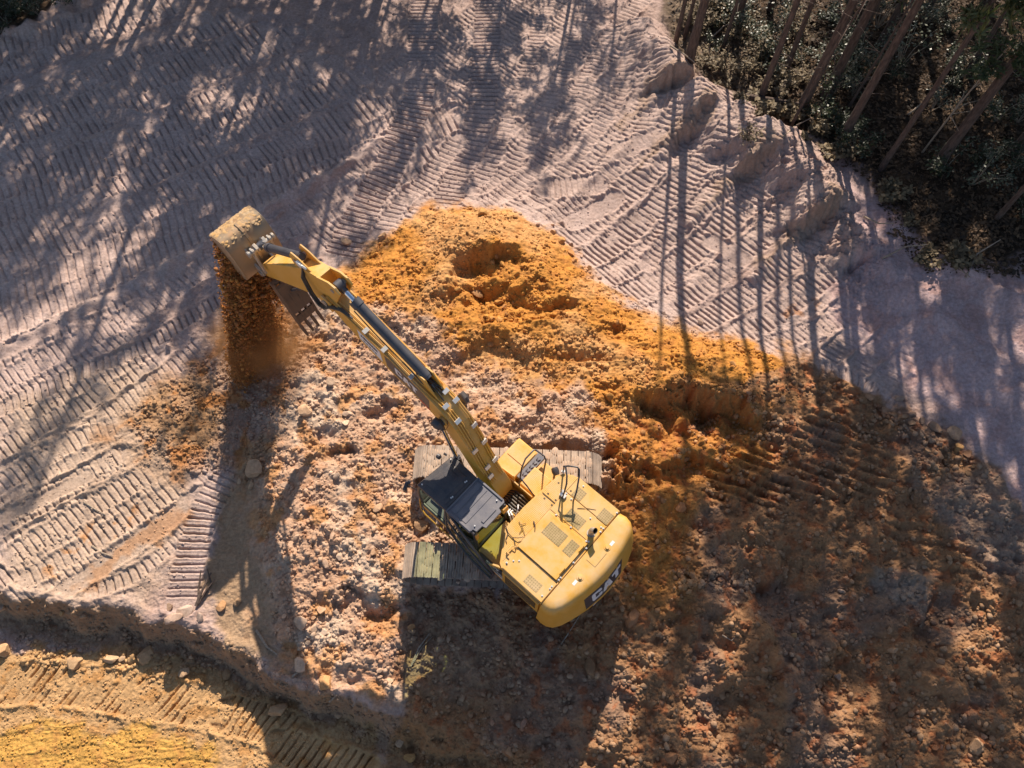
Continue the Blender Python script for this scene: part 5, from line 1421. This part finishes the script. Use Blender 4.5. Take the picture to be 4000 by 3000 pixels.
crowd(18, [(400, 930), (580, 900), (590, 980), (540, 1090), (500, 1060), (420, 980)], .14, .26, [TAN, BRN, PALE], 'brownish stone in the shade under the bucket', 'stones in the shade under the bucket', 5)
crowd(22, [(1860, 850), (1950, 870), (2100, 980), (2150, 1060), (2080, 1040), (1950, 950)], .16, .36, [BRN, OCH, BRN], 'brown block in the row along the rim beside the sand strip', 'blocks along the rim of the brown slope', 6)
crowd(34, [(1450, 900), (1620, 930), (1900, 980), (2000, 1080), (1800, 1150), (1550, 1060), (1440, 1000)], .13, .26, [BRN, TAN, GRY], 'brown stone on the shaded clawed face right of the machine', 'stones on the clawed face', 7)
crowd(16, [(1440, 1250), (1560, 1230), (1660, 1230), (1650, 1270), (1500, 1275)], .13, .24, [BRN, GRY, TAN], 'dark stone lying in the gully right of the counterweight', 'stones in the gully', 8)
crowd(46, [(880, 1330), (1100, 1400), (1350, 1430), (1700, 1320), (2150, 1400), (2180, 1640), (900, 1640)], .13, .28, [BRN, GRY, BRN, TAN], 'dark stone among many on the shaded slope below the machine', 'stones on the shaded lower slope', 9)
crowd(16, [(40, 1350), (500, 1400), (800, 1560), (780, 1600), (420, 1470), (60, 1420)], .12, .24, [TAN, BRN], 'small stone on the shaded foot of the ledge', 'stones at the foot of the ledge', 10)
crowd(14, [(1190, 500), (1225, 520), (1300, 600), (1290, 615), (1240, 570)], .14, .30, [OCH, ORG], 'ochre clod in the row rolled to the right foot of the orange heap', 'clods at the right foot of the heap', 11)
# loose crumbs everywhere on the dug soil
r = np.random.RandomState(55)
def crumbs(name, n, polys, smin, smax, seed, power=3.0, dark=.9):
    q = np.random.RandomState(seed); PX_, S_, C_ = [], [], []
    for poly, frac in polys:
        P = np.array(poly, float); m = int(n * frac); got = 0
        while got < m:
            a = q.uniform(P[:, 0].min(), P[:, 0].max(), 4000); b = q.uniform(P[:, 1].min(), P[:, 1].max(), 4000)
            cl = perlin((a * .022).astype(np.float32), (b * .022).astype(np.float32), seed + 1) + .5 * perlin((a * .07).astype(np.float32), (b * .07).astype(np.float32), seed + 2)
            ok_ = inside(a, b, P) & (cl + q.rand(4000) * (.9 if name != 'slope_stones' else .5) > .3)
            for x_p, y_p in zip(a[ok_], b[ok_]):
                if got >= m: break
                x, y, z = on_ground(x_p, y_p, 3)
                s = smin + (smax - smin) * q.rand() ** power
                PX_.append((x, y, z + s * .25)); S_.append(s)
                c = ground_c(x, y) * q.uniform(.85, 1.2); C_.append(c if name != 'slope_stones' else c * .75 + np.array((.36, .27, .19)) * q.uniform(.2, .45)); got += 1
    return many(name, np.array(PX_), np.array(S_), np.clip(np.array(C_, np.float32), .02, .7), M['crumb'], seed + 3, smooth=False)
crumbs('loose_clods', 24000, [
 ([(740, 590), (870, 480), (940, 442), (1140, 458), (1300, 610), (1480, 705), (1690, 768), (1650, 850), (1330, 940), (1000, 790), (800, 680)], .20),
 ([(560, 1050), (600, 900), (640, 740), (800, 600), (1000, 790), (1240, 860), (1310, 960), (1250, 1130), (900, 1260), (870, 1500), (760, 1450), (600, 1400), (560, 1200)], .24),
 ([(270, 900), (420, 780), (640, 680), (660, 780), (580, 1050), (330, 1010)], .09),
 ([(1300, 920), (1640, 850), (1700, 770), (1900, 870), (2212, 1130), (2212, 1659), (880, 1659), (880, 1300), (1290, 1100)], .16),
 ([(0, 1290), (470, 1370), (640, 1470), (860, 1550), (860, 1640), (520, 1500), (0, 1430)], .06)], .018, .075, 60)
crumbs('slope_stones', 2900, [
 ([(1300, 920), (1640, 850), (1700, 770), (1900, 870), (2212, 1130), (2212, 1659), (880, 1659), (880, 1300), (1290, 1100)], .75),
 ([(1440, 1230), (1700, 1230), (1680, 1280), (1480, 1280)], .07), ([(1850, 850), (2140, 1020), (2100, 1060), (1850, 930)], .10), ([(1450, 900), (1700, 890), (1680, 950), (1480, 950)], .08)], .03, .10, 120, 2.2)
crumbs('sand_crumbs', 9000, [
 ([(0, 150), (400, 0), (1400, 0), (1500, 200), (1760, 480), (1900, 820), (1700, 740), (1300, 600), (1200, 480), (930, 430), (700, 570), (480, 700), (270, 900), (500, 1060), (400, 1290), (0, 1270)], .8),
 ([(0, 1430), (420, 1460), (600, 1560), (780, 1659), (0, 1659)], .2)], .012, .042, 90)

# ------------------------------------------------------------------ sticks and roots
def stick_thing(pts, rad, label, cat='stick', name='stick', mat='deadwood', forks=()):
    b = MB()
    W = [Vector((*on_ground(p[0], p[1])[:2], on_ground(p[0], p[1])[2] + (p[2] if len(p) > 2 else rad))) for p in pts]
    b.tube(W, [rad * (1 - .6 * i / max(1, len(W) - 1)) for i in range(len(W))], 7)
    for fk in forks:
        Wf = [Vector((*on_ground(p[0], p[1])[:2], on_ground(p[0], p[1])[2] + (p[2] if len(p) > 2 else rad))) for p in fk]
        b.tube(Wf, [rad * .7 * (1 - .6 * i / max(1, len(Wf) - 1)) for i in range(len(Wf))], 6)
    return tag(b.build(name, M[mat]), label, cat)
stick_thing([(1205, 1402), (1230, 1365), (1252, 1330, .15)], .022, 'thin pale stick lying below the counterweight')
stick_thing([(632, 1462), (652, 1445), (668, 1430, .12)], .03, 'short pale stick at the ledge lip beside a yellow block')
stick_thing([(555, 1362), (578, 1398), (600, 1415)], .04, 'curved root on the ledge lip under the rubble')
stick_thing([(713, 1515), (728, 1502)], .035, 'stubby white stick right of the tan boulder in shade')
stick_thing([(763, 1525), (772, 1508)], .025, 'small white stick on the shaded ledge face')
stick_thing([(425, 1310), (440, 1280, .15), (462, 1240, .2)], .05, 'bundle of dark roots beside the deep track prints', 'roots', 'root_bundle', 'bark', [[(428, 1308), (450, 1275, .12), (470, 1255, .2)], [(430, 1300), (432, 1270, .1), (440, 1235, .2)], [(440, 1290), (458, 1262, .05), (452, 1232, .15)]])
stick_thing([(890, 1436), (905, 1400), (928, 1370, .1)], .03, 'tuft of pale roots at the left edge of the cab shadow', 'roots', 'root_bundle', 'deadwood', [[(888, 1440), (900, 1412), (915, 1388)], [(893, 1432), (912, 1398), (935, 1375)]])
stick_thing([(1560, 1372), (1580, 1384), (1596, 1366)], .02, 'bent grey twig on the lower right slope', 'twig', 'twig')
stick_thing([(200, 1180), (222, 1195), (245, 1203)], .035, 'pale root pressed into the left track prints', 'root', 'root')
stick_thing([(182, 1085), (205, 1100), (228, 1112)], .03, 'forked pale root on the printed sand near the smooth slide mark', 'root', 'root')
# dry twigs dropped on the hood
def hood_twig(pts, label, rad=.008, forks=()):
    b = MB()
    for s in [pts] + list(forks):
        q = exw(np.array([p[0] for p in s]), np.array([p[1] for p in s]))
        b.tube([(a[0], a[1], p[2]) for a, p in zip(q, s)], [rad * (1 - .5 * i / len(s)) for i in range(len(s))], 6)
    return tag(b.build('twig', M['bark']), label, 'twig')
hood_twig([(-.47, .62, 2.44), (-.66, .72, 2.46), (-.86, .74, 2.45), (-1.0, .84, 2.48)], 'long dry twig across the hood\'s walkway corner behind the cab', .012, [[(-.66, .72, 2.46), (-.72, .88, 2.45), (-.80, .93, 2.44)], [(-.8, .74, 2.45), (-.92, .66, 2.5), (-1.0, .55, 2.48)]])
hood_twig([(-.66, .34, 2.45), (-.84, .40, 2.47), (-1.0, .50, 2.45)], 'forked twig on the tread plate by the big hatch', .008, [[(-.84, .40, 2.47), (-.86, .55, 2.45)], [(-.75, .36, 2.46), (-.82, .26, 2.45)]])
hood_twig([(-.92, .10, 2.45), (-1.02, .16, 2.48), (-1.10, .26, 2.48)], 'short thick twig at the front edge of the big hatch', .016)
hood_twig([(-1.50, -.85, 2.44), (-1.66, -1.0, 2.45), (-1.86, -1.12, 2.44)], 'thin twig lying between two grilles on the hood\'s right side', .007)
hood_twig([(-1.45, -.40, 2.45), (-1.6, -.52, 2.45), (-1.8, -.58, 2.45)], 'thin twig lying across the middle grille', .006, [[(-1.6, -.52, 2.45), (-1.7, -.42, 2.45)]])

# ------------------------------------------------------------------ forest
def needles_mesh(name, seed, h0, h1, rmax, n_br, dens, mat, size=.20):
    """open pine crown: limbs with clumps of needle sprays"""
    q = np.random.RandomState(seed); V, F = [], []; LV = MB()
    rr = random.Random(seed)
    for k in range(n_br):
        t = (k + rr.random()) / n_br; z = h0 + (h1 - h0) * t
        a = rr.uniform(0, 6.28); L = rmax * (1 - .75 * t ** 1.4) * rr.uniform(.55, 1.15)
        up = rr.uniform(.05, .5)
        tip = Vector((math.cos(a) * L, math.sin(a) * L, z + up * L)); mid = Vector((math.cos(a + .1) * L * .5, math.sin(a + .1) * L * .5, z + up * L * .25))
        LV.tube([(0, 0, z), mid, tip], [.045 * (1 - .5 * t), .03, .012], 5)
        m = int(dens * L)
        for j in range(m):
            s = rr.uniform(.35, 1.08); p = Vector((0, 0, z)).lerp(tip, s) + Vector((rr.gauss(0, .24), rr.gauss(0, .24), rr.gauss(0, .16)))
            for c in range(9):
                d = Vector((rr.gauss(0, 1), rr.gauss(0, 1), rr.gauss(.15, .8))).normalized(); sd = d.orthogonal().normalized() * size * .15; e = p + d * size * rr.uniform(.7, 1.5)
                i = len(V); V += [p - sd, p + sd, e + sd * .4, e - sd * .4]; F.append((i, i + 1, i + 2, i + 3))
    me = bpy.data.meshes.new(name)
    n0 = len(LV.v)
    me.from_pydata(LV.v + [tuple(v) for v in V], [], LV.f + [tuple(i + n0 for i in f) for f in F])
    me.materials.append(M['bark']); me.materials.append(mat)
    me.polygons.foreach_set('material_index', [0] * len(LV.f) + [1] * len(F))
    me.update()
    return me
CROWN = [needles_mesh('crown', 500 + k, 0, 1.0 * hh, rm, int(nb * .62), 12, M['needles'], .24) for k, (hh, rm, nb) in enumerate(((6.0, 2.3, 34), (7.5, 2.6, 42), (5.0, 2.0, 30), (6.5, 1.9, 30), (4.0, 1.7, 22)))]
def trunk_mesh(name, seed, h, r0, bend, mat, stubs=9):
    b = MB(); q = random.Random(seed); P = []; n = 12
    ax, ay = q.uniform(-bend, bend), q.uniform(-bend, bend); ph = q.uniform(0, 6)
    for i in range(n + 1):
        t = i / n; P.append((ax * t * t * h * .1 + .05 * math.sin(ph + 5 * t), ay * t * t * h * .1 + .05 * math.cos(ph + 4 * t), h * t))
    b.tube(P, [r0 * (1.25 if i == 0 else 1) * (1 - .65 * i / n) for i in range(n + 1)], 12)
    for k in range(stubs):
        t = q.uniform(.12, .75); i = t * n; p = Vector(P[int(i)]).lerp(Vector(P[min(n, int(i) + 1)]), i % 1); a = q.uniform(0, 6.28); L = q.uniform(.3, 1.3)
        b.tube([p, p + Vector((math.cos(a) * L * .5, math.sin(a) * L * .5, .05)), p + Vector((math.cos(a) * L, math.sin(a) * L, q.uniform(-.25, .2)))], [.018, .012, .005], 5)
    return b.mesh(name, mat), P[-1]
tq = random.Random(31)
def tree(x, y, h, r0, ci, label, group=None, lean=(0, 0), crown_at=.64, name='pine_tree', sc_=1.0, mat='bark', bend=.5):
    z = ground_z(x, y) - .12
    t = tag(empty(name, (x, y, z), tq.uniform(0, 6.28)), label, 'tree', group)
    me_, tip = trunk_mesh('trunk', tq.randrange(9999), h, r0, bend, M[mat])
    link_mesh('trunk', me_, t)
    if ci is not None:
        c = link_mesh('crown', CROWN[ci], t); c.location = (tip[0] * .7, tip[1] * .7, h * crown_at); k = h * (1 - crown_at) / (6.0, 7.5, 5.0, 6.5, 4.0)[ci] * 1.08
        c.scale = (sc_, sc_, k); c.rotation_euler = (0, 0, tq.uniform(0, 6.28))
    t.rotation_euler = (lean[0], lean[1], 0)
    return t
def T(px, py, h, r0, ci, label, **kw):
    kw.setdefault('sc_', .72)
    x, y, z = on_ground(px, py); return tree(x, y, h, r0, ci, label, **kw)
T(1489, 138, 17.5, .165, 1, 'leftmost thick pine at the corner of the cleared sand', crown_at=.70)
T(1461, 98, 17.0, .085, 3, 'thin dark pine standing left of the thick corner pine', crown_at=.8)
T(1476, 84, 17.0, .07, 4, 'thinnest stem just behind the thick corner pine', crown_at=.82)
T(1636, 222, 16.0, .115, 0, 'slim reddish pine beside the left end of the fallen log')
T(1731, 238, 17.0, .17, 1, 'thick pine at the right end of the fallen log', lean=(R(1.5), R(1.0)))
T(1788, 205, 16.5, .17, 1, 'thick dark pine behind the right end of the fallen log', lean=(R(.5), R(1.0)))
T(1819, 305, 16.5, .15, 0, 'pine rooted at a tongue of grey sand midway along the tree edge', crown_at=.42)
T(1901, 368, 15.0, .095, 3, 'slim pine rising straight from the edge of the sand, right of the middle', crown_at=.42)
T(2022, 356, 17.5, .17, 1, 'rightmost thick pine with a bush at its foot', lean=(R(-1), R(2.5)))
T(1708, 276, 9.0, .055, 4, 'bent young stem between the slim and the thick pine', bend=1.2)
T(1690, 165, 14.0, .10, 3, 'middle-sized pine behind the fallen log', crown_at=.74)
T(1833, 235, 8.0, .05, 4, 'young leaning stem right of the thick dark pine', bend=1.4, lean=(0, R(5)))
T(1990, 330, 6.0, .035, 4, 'sapling with a thin pale stem left of the rightmost thick pine', bend=1.2, mat='deadwood')
T(1905, 95, 17.0, .14, 0, 'pine far back in the forest, left of the tall glossy bush', crown_at=.42)
T(2090, 150, 16.0, .10, 3, 'slim pine far back in the forest near the right border')
T(1590, 60, 18.5, .12, 0, 'pine at the top of the photo behind dry brush', crown_at=.74)
T(1560, 110, 15.0, .07, 3, 'very slim pine in front of the dry brush', crown_at=.74)
T(1840, 110, 16.0, .13, 1, 'pine deep in the dark middle of the forest', crown_at=.42)
T(2180, 330, 16.0, .12, 0, 'pine near the right border with shade all around', crown_at=.42)
T(2150, 470, 15.0, .08, 3, 'slim pine lowest down the right border of the forest', crown_at=.42)
T(1660, 20, 18.5, .12, 1, 'pine at the top border above the fallen log', crown_at=.74)
T(1990, 40, 16.0, .12, 1, 'pine at the top border above the glossy bush', crown_at=.42)
# the wood goes on beyond the top and the right of the photograph and throws its shade over the site
def wood(n, x0, x1, y0, y1, h0, h1, seed, label, group, cis=(0, 1, 2), ok=None, gap=1.7):
    q = random.Random(seed); got = []
    tries = 0
    while len(got) < n and tries < 6000:
        tries += 1
        x, y = q.uniform(x0, x1), q.uniform(y0, y1)
        if ok and not ok(x, y): continue
        if any((x - a) ** 2 + (y - b) ** 2 < gap ** 2 for a, b in got): continue
        got.append((x, y)); h = q.uniform(h0, h1)
        tree(x, y, h, .012 * h * q.uniform(.7, 1.1), q.choice(cis), label, group, lean=(R(q.uniform(-2, 2)), R(q.uniform(-2, 2))), crown_at=q.uniform(.45, .6), sc_=q.uniform(.85, 1.15))
wood(48, -28, -4, 28.8, 42, 12, 17.5, 3, 'pine standing beyond the top of the photo on the left', 'pines beyond the top left', gap=2.0)
wood(10, -5, 5, 28.6, 36, 7, 11, 4, 'pine standing beyond the top of the photo in the middle', 'pines beyond the top middle', cis=(2, 3, 4), gap=2.2)
wood(16, 14, 26, 27.8, 36, 13, 17, 5, 'pine standing beyond the top of the photo on the right', 'pines beyond the top right', gap=2.2)
wood(22, 18.0, 27, 11, 27.5, 13, 17, 6, 'pine standing beyond the right border of the photo', 'pines beyond the right border', ok=lambda x, y: x > 14.6 + .26 * y + 1.2, gap=2.0)

# undergrowth
def bush_mesh(name, seed, rad, h, n, size, mat, stems=6):
    q = random.Random(seed); V, F = [], []; b = MB(); tips = []
    for k in range(stems):
        a = q.uniform(0, 6.28); L = rad * q.uniform(.5, 1.1); hh = h * q.uniform(.5, 1.1)
        P = [(0, 0, 0), (math.cos(a) * L * .35, math.sin(a) * L * .35, hh * .55), (math.cos(a) * L, math.sin(a) * L, hh)]
        b.tube(P, [.014, .010, .004], 5); tips.append(P)
    for k in range(n):
        P = q.choice(tips); t = q.uniform(.3, 1.05); p = Vector(P[1]).lerp(Vector(P[2]), t) + Vector((q.gauss(0, rad * .16), q.gauss(0, rad * .16), q.gauss(0, h * .10)))
        d = Vector((q.gauss(0, 1), q.gauss(0, 1), q.gauss(-.1, .4))).normalized(); nrm = Vector((q.gauss(0, .5), q.gauss(0, .5), 1)).normalized(); sd = d.cross(nrm).normalized() * size * .32; L = size * q.uniform(.7, 1.3)
        i = len(V); V += [p, p + d * L * .5 + sd, p + d * L, p + d * L * .5 - sd]; F.append((i, i + 1, i + 2, i + 3))
    me = bpy.data.meshes.new(name); n0 = len(b.v)
    me.from_pydata(b.v + [tuple(v) for v in V], [], b.f + [tuple(i + n0 for i in f) for f in F])
    me.materials.append(M['deadwood']); me.materials.append(mat); me.polygons.foreach_set('material_index', [0] * len(b.f) + [1] * len(F)); me.update()
    return me
BUSH = {'green': [bush_mesh('bush', 600 + k, .7, .9, 420, .10, M['shrub']) for k in range(3)], 'shiny': [bush_mesh('bush', 620 + k, .8, 1.5, 260, .11, M['shinyleaf'], 8) for k in range(3)],
        'dry': [bush_mesh('bush', 640 + k, .7, .8, 240, .16, M['grass'], 14) for k in range(3)], 'tuft': [bush_mesh('tuft', 660 + k, .35, .45, 170, .20, M['grass'], 10) for k in range(2)]}
bq = random.Random(8)
def bush(px, py, kind, s, label, group=None, nm='bush'):
    x, y, z = on_ground(px, py)
    o = bpy.data.objects.new(nm, bq.choice(BUSH[kind])); COL.objects.link(o)
    o.location = (x, y, z - .03); o.scale = (s, s, s * bq.uniform(.85, 1.2)); o.rotation_euler = (bq.uniform(-.1, .1), bq.uniform(-.1, .1), bq.uniform(0, 6.28))
    return tag(o, label, 'bush' if nm == 'bush' else 'grass tuft', group)
bush(1895, 60, 'shiny', 1.7, 'tallest bush with glossy leaves and painted pale glints, in the dark upper right forest')
bush(2035, 372, 'green', 1.2, 'dense green bush at the foot of the rightmost thick pine')
bush(1620, 300, 'dry', .01 + .6, 'dry bush at the sand edge below the slim reddish pine')
bush(2100, 400, 'shiny', 1.0, 'glossy bush low on the right border of the forest')
bush(1940, 150, 'shiny', 1.2, 'glossy bush with painted pale glints just below the tallest one')
bush(1700, 70, 'shiny', 1.0, 'glossy bush near the top border, left of the dark middle')
def bushes(n, poly, kind, smin, smax, label, group, seed, nm='bush'):
    q = random.Random(seed); P = np.array(poly, float); k = 0
    while k < n:
        a, b = q.uniform(P[:, 0].min(), P[:, 0].max()), q.uniform(P[:, 1].min(), P[:, 1].max())
        if inside(np.array([a]), np.array([b]), P)[0]: bush(a, b, kind, q.uniform(smin, smax), label, group, nm); k += 1
FOR = [(1500, 0), (2212, 0), (2212, 560), (2080, 560), (1980, 480), (1900, 380), (1780, 290), (1640, 200), (1530, 130)]
bushes(30, FOR, 'green', .5, 1.1, 'low green bush on the shaded forest floor', 'green undergrowth bushes', 11)
bushes(18, [(1560, 0), (2212, 0), (2212, 400), (1950, 300), (1750, 180), (1600, 100)], 'shiny', .5, 1.0, 'bush with pale glints painted on its leaves among the trunks', 'glossy undergrowth bushes', 12)
bushes(30, [(1450, 0), (1750, 0), (1760, 200), (1640, 210), (1520, 140), (1470, 60)], 'dry', .5, 1.0, 'dry brown bush at the sunlit corner of the forest', 'dry bushes at the corner', 13)
bushes(26, [(1520, 130), (1640, 190), (1800, 290), (1930, 400), (2000, 520), (2100, 570), (2060, 590), (1960, 555), (1900, 430), (1780, 335), (1620, 240), (1510, 165)], 'tuft', .5, 1.1, 'dry grass tuft along the edge of the cleared sand', 'grass tufts along the tree edge', 14, 'grass_tuft')
bushes(9, [(0, 0), (150, 0), (60, 45), (0, 80)], 'green', .6, 1.0, 'dark bush in the upper left corner behind the sand bank', 'bushes in the upper left corner', 15)
# fallen log and dead branches
lgx = [on_ground(a, b) for a, b in ((1604, 222), (1670, 231), (1746, 243))]
lb = MB(); lb.tube([(p[0], p[1], p[2] + .30) for p in lgx], [.10, .09, .07], 10); lb.tube([(lgx[1][0], lgx[1][1], lgx[1][2] + .3), (lgx[1][0] + .3, lgx[1][1] + .5, lgx[1][2] + .7)], [.04, .015], 6)
tag(lb.build('fallen_log', M['bark']), 'dark fallen log lying along the edge of the forest', 'log')
for i, (pts, lab) in enumerate((([(1905, 560), (1945, 545), (1985, 550)], 'pale dead branch on the sand bank below the forest edge'), ([(2048, 560), (2060, 590), (2075, 620)], 'forked dead branch poking down the bank at the right'), ([(2085, 600), (2100, 560), (2140, 540)], 'thin bent dead branch beside the forked one'), ([(1865, 470), (1890, 495), (1915, 505)], 'dead branch lying under the slim pine at the bank'), ([(1445, 110), (1470, 150), (1495, 160)], 'dark branch at the foot of the corner pine'), ([(1690, 300), (1712, 285), (1740, 280)], 'grey dead branch at the foot of the bent young stem'), ([(1530, 90), (1560, 70), (1600, 66)], 'pale dead branch in the sunlit dry brush'), ([(1960, 250), (2010, 215), (2050, 190)], 'long dead branch in the dark forest behind the sapling'))):
    stick_thing([(a, b, .05 + .25 * k) for k, (a, b) in enumerate(pts)], .035, lab, 'branch', 'dead_branch')
# leaf litter, needles and stems over the forest floor
q = np.random.RandomState(70); V = []; F = []
Pf = np.array([(1440, -60), (2400, -60), (2400, 580), (2130, 600), (1990, 565), (1930, 490), (1880, 395), (1740, 300), (1560, 205), (1490, 150), (1450, 60)], float)
cnt = 0
while cnt < 26000:
    a, b = q.uniform(1440, 2300), q.uniform(-30, 600)
    if not inside(np.array([a]), np.array([b]), Pf)[0]: continue
    x, y, z = on_ground(a, b, 2); L = .05 + .16 * q.rand() ** 2; th = q.rand() * 6.28; el = q.uniform(-.2, 1.0) * (q.rand() < .5); wd = L * q.uniform(.08, .45)
    d = np.array([math.cos(th) * math.cos(el), math.sin(th) * math.cos(el), math.sin(el)]) * L; s = np.array([-math.sin(th), math.cos(th), q.uniform(-.4, .4)]) * wd
    p = np.array([x, y, z + .02 + .05 * q.rand()]); i = len(V)
    V += [p, p + d * .5 + s, p + d, p + d * .5 - s]; F.append((i, i + 1, i + 2, i + 3)); cnt += 1
me = bpy.data.meshes.new('leaf_litter'); me.from_pydata([tuple(v) for v in V], [], F); me.materials.append(M['litter']); me.update()
link_mesh('leaf_litter', me)['kind'] = 'stuff'
#END
